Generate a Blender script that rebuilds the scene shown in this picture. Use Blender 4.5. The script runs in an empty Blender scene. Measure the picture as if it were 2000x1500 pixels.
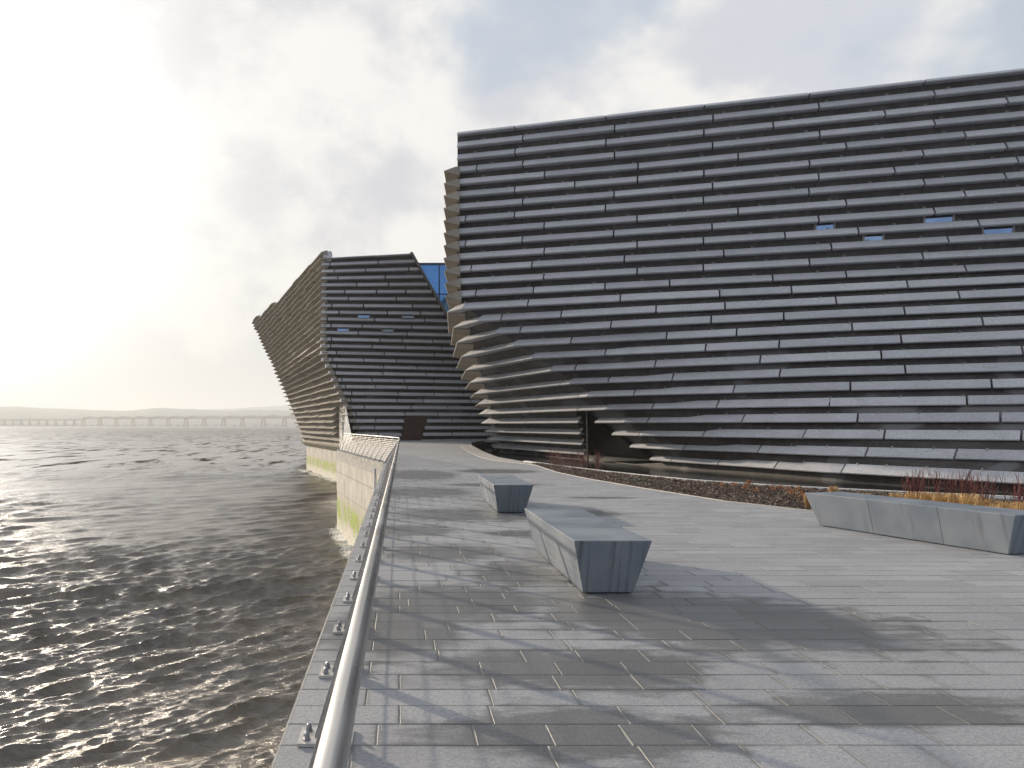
import bpy, bmesh, math, random
import numpy as np
from math import radians, sin, cos, pi
from mathutils import Vector
random.seed(7); np.random.seed(7)
R = random.random
U = random.uniform
S = bpy.context.scene
C = S.collection
# ------------------------------------------------------------------ camera
EYE = 1.65
FL, CX, CY = 1600.0, 779.0, 829.3          # focal length / principal point of the 2000x1500 photograph
cam = bpy.data.cameras.new('camera'); co = bpy.data.objects.new('camera', cam); C.objects.link(co)
co.location = (0, 0, EYE); co.rotation_euler = (pi/2, 0, 0)
cam.sensor_width = 36; cam.lens = FL/2000*36
cam.shift_x = (1000-CX)/2000; cam.shift_y = (CY-750)/2000
cam.clip_start = .05; cam.clip_end = 30000
S.camera = co
CLOUD1, CLOUD2 = (3.1, 1.7, .4), (9.0, 4.2, 2.0)      # cloud pattern offsets
# ------------------------------------------------------------------ sun, sky
SUN_AZ, SUN_EL = radians(-38.0), radians(13.5)      # azimuth from +Y, negative = to the left
sund = Vector((sin(SUN_AZ)*cos(SUN_EL), cos(SUN_AZ)*cos(SUN_EL), sin(SUN_EL)))
sl = bpy.data.lights.new('sun', 'SUN'); so = bpy.data.objects.new('sun', sl); C.objects.link(so)
sl.energy = 5.0; sl.angle = radians(1.2); sl.color = (1, .84, .64)
so.rotation_euler = sund.to_track_quat('Z', 'Y').to_euler()
so.location = sund*200
S.view_settings.view_transform = 'Standard'; S.view_settings.look = 'None'
S.view_settings.exposure = 0.15; S.view_settings.gamma = 1.0; S.view_settings.use_curve_mapping = False
S.render.engine = 'CYCLES'
S.cycles.volume_bounces = 0; S.cycles.max_bounces = 6; S.cycles.use_denoising = True

class NT:
    """tiny node-graph helper"""
    def __init__(s, nt): s.nt = nt; s.n = nt.nodes; s.l = nt.links; s.n.clear()
    def node(s, t, **k):
        n = s.n.new(t)
        for a, b in k.items():
            setattr(n, a, b)
        return n
    def put(s, sock, v):
        if hasattr(v, 'is_linked'): s.l.new(v, sock)
        elif isinstance(v, (tuple, list)) and sock.type == 'RGBA' and len(v) == 3: sock.default_value = (*v, 1)
        else: sock.default_value = v
    def m(s, op, a, b=0.0, c=0.0, clamp=False):
        n = s.node('ShaderNodeMath', operation=op, use_clamp=clamp)
        s.put(n.inputs[0], a); s.put(n.inputs[1], b); s.put(n.inputs[2], c); return n.outputs[0]
    def vm(s, op, a, b=(0, 0, 0), sc=None):
        n = s.node('ShaderNodeVectorMath', operation=op); s.put(n.inputs[0], a); s.put(n.inputs[1], b)
        if sc is not None: s.put(n.inputs['Scale'], sc)
        return n.outputs['Value'] if op in ('DOT_PRODUCT', 'LENGTH', 'DISTANCE') else n.outputs[0]
    def mix(s, f, a, b, bt='MIX'):
        n = s.node('ShaderNodeMix', data_type='RGBA', blend_type=bt); n.clamp_factor = True
        s.put(n.inputs[0], f); s.put(n.inputs[6], a); s.put(n.inputs[7], b); return n.outputs[2]
    def ramp(s, v, lo, hi, a=0.0, b=1.0, smooth=True):
        n = s.node('ShaderNodeMapRange', interpolation_type='SMOOTHSTEP' if smooth else 'LINEAR')
        s.put(n.inputs[0], v); s.put(n.inputs[1], lo); s.put(n.inputs[2], hi); s.put(n.inputs[3], a); s.put(n.inputs[4], b)
        return n.outputs[0]
    def noise(s, vec, scale, detail=3.0, rough=.5, dist=0.0, col=False):
        n = s.node('ShaderNodeTexNoise'); s.put(n.inputs['Vector'], vec)
        n.inputs['Scale'].default_value = scale; n.inputs['Detail'].default_value = detail
        n.inputs['Roughness'].default_value = rough; n.inputs['Distortion'].default_value = dist
        return n.outputs[1] if col else n.outputs[0]
    def map(s, vec, scale=(1, 1, 1), loc=(0, 0, 0), rot=(0, 0, 0)):
        n = s.node('ShaderNodeMapping'); s.put(n.inputs[0], vec)
        n.inputs['Location'].default_value = loc; n.inputs['Rotation'].default_value = rot; n.inputs['Scale'].default_value = scale
        return n.outputs[0]

W = bpy.data.worlds.new('World'); S.world = W; W.use_nodes = True
g = NT(W.node_tree)
tc = g.node('ShaderNodeTexCoord').outputs['Generated']
d = g.vm('NORMALIZE', tc)
sep = g.node('ShaderNodeSeparateXYZ'); g.put(sep.inputs[0], d)
dz = g.m('MAXIMUM', sep.outputs[2], 0.0)
sky = g.node('ShaderNodeTexSky', sky_type='NISHITA'); sky.sun_disc = False
sky.sun_elevation = SUN_EL; sky.sun_rotation = SUN_AZ; sky.air_density = 1.0; sky.dust_density = 1.5; sky.ozone_density = 2.0
sd = g.vm('DOT_PRODUCT', d, tuple(sund))
sdp = g.m('MAXIMUM', sd, 0.0)
inv = g.m('DIVIDE', 1.0, g.m('ADD', dz, .30))
q = g.vm('SCALE', g.vm('MULTIPLY', d, (1, 1, 1)), sc=inv)
dd3 = g.vm('MULTIPLY', d, (1, 1, 1.35))
n1 = g.noise(g.vm('ADD', dd3, CLOUD1), 3.0, 8, .52, .15)
n2 = g.noise(g.vm('ADD', dd3, CLOUD2), 4.6, 9, .54, .12)
glow = g.m('POWER', sdp, 5.0)
wide = g.m('POWER', g.m('MULTIPLY', g.m('ADD', sd, 1.0), .5), 2.0)
# cloud cover: total veil near the sun, broken to the right
cover = g.ramp(g.m('ADD', n1, g.m('MULTIPLY', glow, .22)), .43, .57)
blue = g.vm('SCALE', g.mix(.1, (5.3, 5.9, 6.8), sky.outputs[0]), sc=.95)
grey = g.mix(wide, (6.0, 6.4, 7.3), (6.1, 6.05, 6.3))
white = g.mix(glow, (8.6, 8.4, 8.05), (8.9, 8.65, 8.2))
lit = g.ramp(n2, .43, .59)
cloud = g.mix(lit, grey, white)
colr = g.mix(g.m('MULTIPLY', cover, .93), blue, cloud)
# bright veil round the sun
colr = g.mix(g.ramp(sd, .80, .98, 0, .60), colr, (7.9, 7.75, 7.4))
colr = g.vm('ADD', colr, g.vm('SCALE', (60.0, 58.5, 55.5), sc=g.m("POWER", sdp, 58.0)))
colr = g.vm('ADD', colr, g.vm('SCALE', (6.5, 6.35, 6.0), sc=g.m('POWER', sdp, 20.0)))
# creamy haze towards the horizon
hz = g.m('POWER', g.m('SUBTRACT', 1.0, dz), 9.0)
cream = g.mix(g.ramp(sd, -.2, .9), (5.8, 6.1, 6.7), (7.9, 7.4, 6.5))
colr = g.mix(g.m('MULTIPLY', hz, .85), colr, cream)
bg = g.node('ShaderNodeBackground'); g.put(bg.inputs[0], colr); bg.inputs[1].default_value = .1
out = g.node('ShaderNodeOutputWorld'); g.l.new(bg.outputs[0], out.inputs[0])

# ------------------------------------------------------------------ materials
def mat(name, build):
    m = bpy.data.materials.new(name); m.use_nodes = True; g = NT(m.node_tree)
    b = g.node('ShaderNodeBsdfPrincipled'); o = g.node('ShaderNodeOutputMaterial'); g.l.new(b.outputs[0], o.inputs[0])
    geo = g.node('ShaderNodeNewGeometry'); pos = geo.outputs['Position']
    build(g, b, pos, o); return m
def bump(g, b, h, strength=.3, dist=.02):
    n = g.node('ShaderNodeBump'); n.inputs['Strength'].default_value = strength; n.inputs['Distance'].default_value = dist
    g.put(n.inputs['Height'], h); g.l.new(n.outputs[0], b.inputs['Normal'])
def objrand(g): return g.node('ShaderNodeObjectInfo').outputs['Random']

def _plank(g, b, p, o):
    r = objrand(g)
    big = g.noise(p, .9, 5, .6); fine = g.noise(p, 14, 4, .7); strk = g.noise(g.map(p, (1.5, 1.5, 9)), 1.2, 4, .6)
    c = g.mix(r, (.40, .41, .445), (.52, .53, .56))
    c = g.mix(g.ramp(big, .3, .75), g.vm('SCALE', c, sc=.88), c)
    c = g.mix(g.ramp(fine, .35, .68), g.vm('SCALE', c, sc=.82), g.vm('SCALE', c, sc=1.08))
    c = g.mix(g.m('MULTIPLY', g.ramp(strk, .55, .78), .35), c, (.19, .165, .14))
    g.put(b.inputs['Base Color'], c); b.inputs['Roughness'].default_value = .78
    bump(g, b, g.noise(p, 22, 3, .7), .5, .03)
M_plank = mat('precast_plank', _plank)
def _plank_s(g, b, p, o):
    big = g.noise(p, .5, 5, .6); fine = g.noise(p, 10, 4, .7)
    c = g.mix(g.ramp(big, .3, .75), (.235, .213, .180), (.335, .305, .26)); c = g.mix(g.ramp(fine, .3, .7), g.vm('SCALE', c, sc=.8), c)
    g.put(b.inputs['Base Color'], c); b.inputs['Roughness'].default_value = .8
M_plank_side = mat('precast_plank_shade_tint', _plank_s)  # same concrete as front planks; shade and warm bounce light painted into its brown
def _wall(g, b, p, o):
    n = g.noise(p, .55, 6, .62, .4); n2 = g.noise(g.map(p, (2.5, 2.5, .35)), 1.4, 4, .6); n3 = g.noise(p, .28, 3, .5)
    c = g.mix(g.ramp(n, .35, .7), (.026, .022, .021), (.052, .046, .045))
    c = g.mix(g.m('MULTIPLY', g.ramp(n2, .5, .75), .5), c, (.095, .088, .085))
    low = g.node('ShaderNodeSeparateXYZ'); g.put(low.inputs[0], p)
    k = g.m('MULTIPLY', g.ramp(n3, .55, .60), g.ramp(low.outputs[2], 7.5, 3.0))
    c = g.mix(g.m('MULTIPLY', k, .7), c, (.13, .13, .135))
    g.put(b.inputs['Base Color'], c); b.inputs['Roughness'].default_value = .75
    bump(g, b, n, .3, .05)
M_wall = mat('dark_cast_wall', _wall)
def _flat(c, rough=.6, metal=0.0, var=.15, sc=3.0, bs=0.0, rv=0.0):
    def f(g, b, p, o):
        n = g.noise(p, sc, 5, .6)
        g.put(b.inputs['Base Color'], g.mix(g.ramp(n, .3, .7), tuple(x*(1-var) for x in c), tuple(x*(1+var) for x in c)))
        b.inputs['Metallic'].default_value = metal
        g.put(b.inputs['Roughness'], g.ramp(n, .3, .7, rough-rv, rough+rv))
        if bs: bump(g, b, g.noise(p, sc*9, 3, .6), bs, .01)
    return f
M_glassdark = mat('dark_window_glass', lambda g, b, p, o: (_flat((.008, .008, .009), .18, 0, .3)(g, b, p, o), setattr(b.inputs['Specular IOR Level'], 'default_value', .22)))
M_glass = mat('window_glass', _flat((.19, .29, .47), .05, .85, .1))
M_curtain = mat('curtain_wall_glass', _flat((.085, .22, .47), .08, .85, .12, .3))
M_frame = mat('window_frame_metal', _flat((.16, .15, .15), .5, .3))
M_mullion = mat('dark_mullion', _flat((.02, .04, .09), .4, .5))
def _steel(g, b, p, o):
    n = g.noise(g.map(p, (20, 1.5, 20)), 1.0, 2, .4); n2 = g.noise(p, 1.6, 3, .5)
    g.put(b.inputs['Base Color'], g.mix(g.ramp(n2, .35, .7), (.48, .475, .47), (.56, .55, .54))); b.inputs['Metallic'].default_value = 1.0
    g.put(b.inputs['Roughness'], g.m('ADD', g.ramp(n, .3, .7, .24, .30), g.ramp(n2, .5, .8, 0, .10)))
    b.inputs['Anisotropic'].default_value = .0
M_steel = mat('brushed_stainless_steel', _steel)
def _post(g, b, p, o):
    n = g.noise(p, 5.0, 4, .6)
    g.put(b.inputs['Base Color'], g.mix(g.ramp(n, .35, .7), (.24, .235, .23), (.36, .35, .34))); b.inputs['Metallic'].default_value = .85
    g.put(b.inputs['Roughness'], g.ramp(n, .3, .7, .42, .55))
M_post = mat('satin_steel_post', _post)
M_bolt = mat('bolt_steel', _flat((.30, .31, .34), .35, .9, .2, 30))
M_plate = mat('base_plate_steel', _flat((.55, .53, .50), .42, .7, .12, 14))

def _bench(g, b, p, o):
    sp = g.node('ShaderNodeSeparateXYZ'); g.put(sp.inputs[0], p)
    n = g.noise(p, 1.6, 6, .55); se = g.noise(g.map(p, (13, 0, .5)), 1.0, 5, .65); ss_ = g.noise(g.map(p, (0, 4, .5)), 1.0, 5, .65); f = g.noise(p, 90, 2, .6)
    nrm = g.node('ShaderNodeSeparateXYZ'); g.put(nrm.inputs[0], g.node('ShaderNodeNewGeometry').outputs['Normal'])
    side = g.ramp(nrm.outputs[2], .5, .1); endm = g.ramp(g.m('ABSOLUTE', nrm.outputs[1]), .55, .8)
    st = g.m('ADD', g.m('MULTIPLY', se, endm), g.m('MULTIPLY', g.m('SUBTRACT', ss_, .06), g.m('SUBTRACT', 1.0, endm)))
    c = g.mix(g.ramp(n, .3, .72), (.165, .195, .235), (.225, .25, .285))
    c = g.mix(g.m('MULTIPLY', g.m('MULTIPLY', g.ramp(st, .47, .68), side), g.ramp(n, .35, .6, .35, .7)), c, (.055, .063, .08))
    c = g.mix(g.ramp(f, .35, .65), g.vm('SCALE', c, sc=.90), c)
    g.put(b.inputs['Base Color'], c)
    g.put(b.inputs['Roughness'], g.ramp(n, .3, .7, .34, .62)); b.inputs['IOR'].default_value = 1.45
    bump(g, b, g.m('ADD', f, g.m('MULTIPLY', n, 2.0)), .10, .01)
M_bench = mat('polished_concrete_bench', _bench)

def _paver(near):
    def f(g, b, p, o):
        sp = g.node('ShaderNodeSeparateXYZ'); g.put(sp.inputs[0], p)
        X, Y = sp.outputs[0], sp.outputs[1]
        if near:
            at = g.node('ShaderNodeAttribute'); at.attribute_name = 'rnd'; rnd = at.outputs['Fac']
            uv = g.node('ShaderNodeUVMap'); uv.uv_map = 'edge'; us = g.node('ShaderNodeSeparateXYZ'); g.put(us.inputs[0], uv.outputs[0])
            u, v = us.outputs[0], us.outputs[1]
            ed = g.m('MINIMUM', g.m('MINIMUM', u, g.m('SUBTRACT', 1.0, u)), g.m('MULTIPLY', g.m('MINIMUM', v, g.m('SUBTRACT', 1.0, v)), .75))
        else:
            rnd = .5; ed = .3
        speck = g.noise(p, 130, 2, .8); sp2 = g.noise(p, 38, 3, .7); big = g.noise(p, .5, 4, .6)
        c = g.mix(g.ramp(sp2, .3, .7), (.262, .270, .286), (.362, .371, .390))
        c = g.mix(g.ramp(speck, .36, .66), g.vm('SCALE', c, sc=.72), g.vm('SCALE', c, sc=1.16))
        if near: c = g.vm('SCALE', c, sc=g.ramp(rnd, 0, 1, .87, 1.08, False))
        c = g.vm('SCALE', c, sc=g.ramp(big, .3, .7, .92, 1.06))
        # ---- damp: world-space patches, stretched along the courses, drying paver by paver
        wob = g.noise(g.map(p, (1.0, 2.2, 1)), 1.1, 5, .62, .6); wobf = g.noise(g.map(p, (1.6, 4.0, 1)), 2.2, 4, .65, .5)
        def ell(x, y, rx, ry, rot=0.0):
            ca, sa = cos(rot), sin(rot)
            dx = g.m('SUBTRACT', X, x); dy = g.m('SUBTRACT', Y, y)
            a = g.m('DIVIDE', g.m('ADD', g.m('MULTIPLY', dx, ca), g.m('MULTIPLY', dy, sa)), rx)
            c_ = g.m('DIVIDE', g.m('SUBTRACT', g.m('MULTIPLY', dy, ca), g.m('MULTIPLY', dx, sa)), ry)
            return g.m('SUBTRACT', 1.0, g.m('SQRT', g.m('ADD', g.m('MULTIPLY', a, a), g.m('MULTIPLY', c_, c_))))
        E = None
        for e in WET:
            v_ = ell(*e); E = v_ if E is None else g.m('MAXIMUM', E, v_)
        fld = g.m('ADD', E, g.m('ADD', g.m('MULTIPLY', g.m('SUBTRACT', wob, .5), 1.15), g.m('MULTIPLY', g.m('SUBTRACT', wobf, .5), .95)))
        if near:
            fld = g.m('ADD', fld, g.m('MULTIPLY', g.m('SUBTRACT', rnd, .5), .12))
            fld = g.m('ADD', fld, g.ramp(ed, .0, .14, .14, -.04))
        wet = g.ramp(fld, -.08, .42)
        wet = g.m('MULTIPLY', wet, .92)
        dry = c; wc = g.vm('MULTIPLY', c, (.43, .425, .415))
        c = g.mix(wet, dry, wc)
        if near: c = g.mix(g.ramp(ed, .035, .0, 0, .35), c, (.10, .095, .085))
        g.put(b.inputs['Base Color'], c)
        g.put(b.inputs['Roughness'], g.mix(wet, (.72,)*3, (.40,)*3))
        b.inputs['Specular IOR Level'].default_value = .45
        bump(g, b, g.m('ADD', speck, g.m('MULTIPLY', sp2, .6)), .22, .004)
    return f
# damp patches: x, y, half length, half width, turn
WET = [(2.6, 7.0, 2.0, 1.3, -.42), (.55, 7.6, 1.15, .95, 0), (1.2, 5.55, 1.2, .6, 0), (.6, 10.6, .9, .8, 0), (-.1, 6.6, .7, 1.1, 0), (1.2, 15.0, 1.6, 1.3, 0), (.6, 20, 1.5, 1.9, 0),
       (1.0, 4.35, 1.0, .42, 0), (2.9, 4.75, 1.1, .34, .1), (3.2, 15.4, 1.1, .8, -.4), (.7, 27, 1.4, 3.2, 0), (3.5, 29, 1.7, 1.6, 0), (1.3, 9.0, .6, .9, 0), (2.6, 22.5, 1.6, .7, 0),
       (.2, 12.8, .8, .8, 0), (4.6, 18.5, .9, .3, 0), (1.9, 12.4, .8, .4, 0)]
M_paver = mat('granite_paver', _paver(True))
M_pave_far = mat('granite_paving_far', _paver(False))
M_mortar = mat('pale_mortar', _flat((.27, .262, .245), .85, 0, .45, 5))
M_granite = mat('pale_granite_kerb', _flat((.42, .40, .37), .6, 0, .12, 9, .15))
M_coping = mat('white_stone_coping', _flat((.72, .71, .68), .35, 0, .08, 6))
M_soil = mat('dark_soil', _flat((.030, .020, .014), .95, 0, .5, 12, .5))
def _bark(g, b, p, o):
    at = g.node('ShaderNodeAttribute'); at.attribute_name = 'rnd'
    r = at.outputs['Fac']
    c = g.mix(g.ramp(r, 0, .75), (.022, .012, .008), (.105, .062, .040)); c = g.mix(g.ramp(r, .88, 1.0), c, (.46, .38, .30))
    g.put(b.inputs['Base Color'], c); b.inputs['Roughness'].default_value = .75
M_bark = mat('bark_mulch', _bark)
M_pool = mat('still_pool_water', lambda g, b, p, o: (g.put(b.inputs['Base Color'], (.006, .006, .006)), setattr(b.inputs['Specular IOR Level'], 'default_value', .28), setattr(b.inputs['Roughness'], 'default_value', .12),
        bump(g, b, g.noise(g.map(p, (.6, 2, 1)), 2.2, 4, .6), .12, .05)))
def _conc(g, b, p, o):
    sp = g.node('ShaderNodeSeparateXYZ'); g.put(sp.inputs[0], p); Z = sp.outputs[2]
    n = g.noise(p, .8, 6, .62); st = g.noise(g.map(p, (5, 5, .22)), 1.2, 5, .65); f = g.noise(p, 9, 4, .65)
    c = g.mix(g.ramp(n, .3, .72), (.33, .315, .275), (.52, .50, .455))
    c = g.mix(g.m('MULTIPLY', g.ramp(st, .48, .72), .65), c, (.24, .22, .185))
    c = g.mix(g.ramp(f, .3, .7), g.vm('SCALE', c, sc=.88), c)
    # tide zone
    k = g.m('MULTIPLY', g.ramp(Z, -2.5, -3.1), .55)
    c = g.mix(g.m('MULTIPLY', k, g.ramp(n, .35, .6)), c, (.34, .27, .17))
    al = g.noise(g.map(p, (1.1, 1.1, .55)), 1.0, 5, .6, .3)
    band = g.m('MULTIPLY', g.ramp(g.m('ADD', Z, g.m('MULTIPLY', al, 1.5)), -1.95, -2.5), g.ramp(g.m('ADD', Z, g.m('MULTIPLY', st, 1.0)), -4.6, -3.7))
    a = g.m('MULTIPLY', band, g.ramp(al, .44, .54))
    c = g.mix(a, c, g.mix(g.ramp(f, .35, .65), (.13, .19, .012), (.33, .43, .03)))
    c = g.mix(g.m('MULTIPLY', g.ramp(Z, -3.9, -4.5), g.ramp(f, .4, .6)), c, (.62, .60, .54))
    g.put(b.inputs['Base Color'], c); b.inputs['Roughness'].default_value = .82
    bump(g, b, g.m('ADD', f, g.m('MULTIPLY', a, 1.5)), .35, .03)
M_conc = mat('sea_wall_concrete', _conc)
M_slab = mat('deck_slab_concrete', _flat((.25, .245, .235), .8, 0, .2, 1.5))
M_pier = mat('bridge_stone', _flat((.32, .22, .15), .85, 0, .2, .02))
M_truss = mat('bridge_iron', _flat((.24, .16, .11), .7, 0, .2, .05))
M_hill = mat('wooded_hill', _flat((.055, .065, .040), .9, 0, .55, .01))
M_roof = mat('roof_membrane', _flat((.12, .12, .12), .85))
M_door = mat('rusty_brown_door', _flat((.060, .034, .026), .55, .1, .35, .9))

# ------------------------------------------------------------------ object helpers
def wloc(o):
    v = Vector((0, 0, 0))
    while o is not None: v = v + o.location; o = o.parent
    return v
def mesh(name, verts, faces, m, parent=None, smooth=False, attrs=None, kind=None):
    """verts in world coordinates; becomes one mesh object (child of parent)"""
    off = np.array(wloc(parent)) if parent else np.zeros(3)
    me = bpy.data.meshes.new(name); v = np.asarray(verts, float)-off
    me.from_pydata(v.tolist(), [], faces if isinstance(faces, list) else faces.tolist())
    if m: me.materials.append(m)
    if smooth: me.polygons.foreach_set('use_smooth', [True]*len(me.polygons))
    if attrs is not None:
        for k, a in attrs.items():
            at = me.attributes.new(k, 'FLOAT', 'FACE'); at.data.foreach_set('value', np.asarray(a, np.float32))
    me.update()
    o = bpy.data.objects.new(name, me); C.objects.link(o)
    if parent: o.parent = parent
    if kind: o['kind'] = kind
    return o
def tag(o, label=None, cat=None, group=None, kind=None):
    if label: o['label'] = label
    if cat: o['category'] = cat
    if group: o['group'] = group
    if kind: o['kind'] = kind
    return o
def empty(name, loc, label=None, cat=None, group=None, kind=None):
    o = bpy.data.objects.new(name, None); C.objects.link(o); o.location = loc; o.empty_display_size = .3
    return tag(o, label, cat, group, kind)
class MB:
    def __init__(s): s.v = []; s.f = []
    def poly(s, pts):
        n = len(s.v); s.v += [tuple(p) for p in pts]; s.f.append(list(range(n, n+len(pts))))
    def hexa(s, b4, t4):
        n = len(s.v); s.v += [tuple(p) for p in b4]+[tuple(p) for p in t4]
        s.f += [[n+3, n+2, n+1, n], [n+4, n+5, n+6, n+7]]+[[n+i, n+(i+1) % 4, n+4+(i+1) % 4, n+4+i] for i in range(4)]
    def box(s, x0, x1, y0, y1, z0, z1):
        s.hexa([(x0, y0, z0), (x1, y0, z0), (x1, y1, z0), (x0, y1, z0)], [(x0, y0, z1), (x1, y0, z1), (x1, y1, z1), (x0, y1, z1)])
    def prism(s, pts, z0, z1):
        n = len(s.v); k = len(pts)
        s.v += [(x, y, z0) for x, y in pts]+[(x, y, z1) for x, y in pts]
        s.f += [list(range(n+k-1, n-1, -1)), list(range(n+k, n+2*k))]+[[n+i, n+(i+1) % k, n+k+(i+1) % k, n+k+i] for i in range(k)]
    def tube(s, pts, r, seg=8, caps=True):
        n = len(s.v); P = [Vector(p) for p in pts]; rr = r if isinstance(r, (list, tuple)) else [r]*len(P)
        for i, p in enumerate(P):
            t = (P[min(i+1, len(P)-1)]-P[max(i-1, 0)]).normalized()
            a = t.cross(Vector((0, 0, 1)))
            a = a.normalized() if a.length > .05 else Vector((1, 0, 0))
            b_ = t.cross(a).normalized()
            s.v += [tuple(p+a*(cos(2*pi*k/seg)*rr[i])+b_*(sin(2*pi*k/seg)*rr[i])) for k in range(seg)]
        for i in range(len(P)-1):
            for k in range(seg):
                a0 = n+i*seg+k; a1 = n+i*seg+(k+1) % seg
                s.f.append([a0, a1, a1+seg, a0+seg])
        if caps: s.f += [[n+k for k in range(seg)][::-1], [n+(len(P)-1)*seg+k for k in range(seg)]]
    def strip(s, p, q, w, h):
        """flat bar from p to q: width w (horizontal), height h"""
        p, q = Vector(p), Vector(q); t = (q-p).normalized(); a = t.cross(Vector((0, 0, 1)))
        a = a.normalized() if a.length > .01 else Vector((1, 0, 0)); c_ = a.cross(t).normalized()
        def r4(o): return [o-a*w/2-c_*h/2, o+a*w/2-c_*h/2, o+a*w/2+c_*h/2, o-a*w/2+c_*h/2]
        s.hexa(r4(p), r4(q))
    def build(s, name, m, parent=None, smooth=False, kind=None): return mesh(name, s.v, s.f, m, parent, smooth, None, kind)

def pt(px, y, h):      # surveying: photo ray -> point at known height
    z = FL*(EYE-h)/(y-CY); return ((px-CX)/FL*z, z)
def ray_hit(poly, px):
    """parameter of the point of a plan polyline seen at photo column px"""
    k = (px-CX)/FL; f = [x-k*y for x, y in poly]
    for i in range(len(poly)-1):
        if f[i] == 0: return float(i)
        if f[i]*f[i+1] < 0: return i+f[i]/(f[i]-f[i+1])
    return None
def at(poly, t):
    i = min(int(t), len(poly)-2); w = t-i
    return tuple(poly[i][k]*(1-w)+poly[i+1][k]*w for k in range(len(poly[0])))
def seglen(poly): return [math.dist(poly[i][:2], poly[i+1][:2]) for i in range(len(poly)-1)]
def along(poly, s):
    L = seglen(poly)
    for i, l in enumerate(L):
        if s <= l or i == len(L)-1: return i+min(max(s/l, 0), 1)
        s -= l
def arc(poly, t):
    L = seglen(poly); i = min(int(t), len(L)-1); return sum(L[:i])+(t-i)*L[i]

def normals(poly, side):
    """mitred horizontal inward offsets per node (unit depth)"""
    n = []
    for i in range(len(poly)-1):
        dx, dy = poly[i+1][0]-poly[i][0], poly[i+1][1]-poly[i][1]; l = math.hypot(dx, dy)
        n.append((-dy/l*side, dx/l*side))
    res = [n[0]]
    for i in range(1, len(poly)-1):
        a, b_ = n[i-1], n[i]; mx, my = a[0]+b_[0], a[1]+b_[1]; q = (mx*mx+my*my)/2
        res.append((mx/q, my/q))
    res.append(n[-1]); return res
def plank_geo(poly, dep, t0, t1, h, side, rise, gap=.042, under=.02):
    """a precast plank swept along the tip line poly from t0 to t1. side=+1: wall lies to the left of travel"""
    L = sum(seglen(poly)); s0, s1 = arc(poly, t0)+gap, arc(poly, t1)-gap
    if s1-s0 < .15: return None
    t0, t1 = along(poly, s0), along(poly, s1)
    ts = [t0]+[k for k in range(len(poly)) if t0+1e-4 < k < t1-1e-4]+[t1]
    N = normals(poly, side); v, f = [], []
    for t in ts:
        x, y = at(poly, t)[:2]; i = min(int(t), len(poly)-2); w = t-i
        if 0 < w < 1:
            dx, dy = poly[i+1][0]-poly[i][0], poly[i+1][1]-poly[i][1]; l = math.hypot(dx, dy); nx, ny = -dy/l*side, dx/l*side
        else: nx, ny = N[i if w == 0 else i+1]
        dd = dep[i]*(1-w)+dep[i+1]*w
        for a, b_ in ((0, .045), (dd*.93, rise), (dd*1.25, rise), (dd*1.25, -under), (.03, 0)):
            v.append((x+nx*a, y+ny*a, h+b_))
    for k in range(len(ts)-1):
        for j in range(5):
            a = k*5+j; b_ = k*5+(j+1) % 5; f.append([a, b_, b_+5, a+5])
    f.append([0, 1, 2, 3, 4]); n = (len(ts)-1)*5; f.append([n+4, n+3, n+2, n+1, n])
    if side < 0: f = [x[::-1] for x in f]
    return v, f

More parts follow.
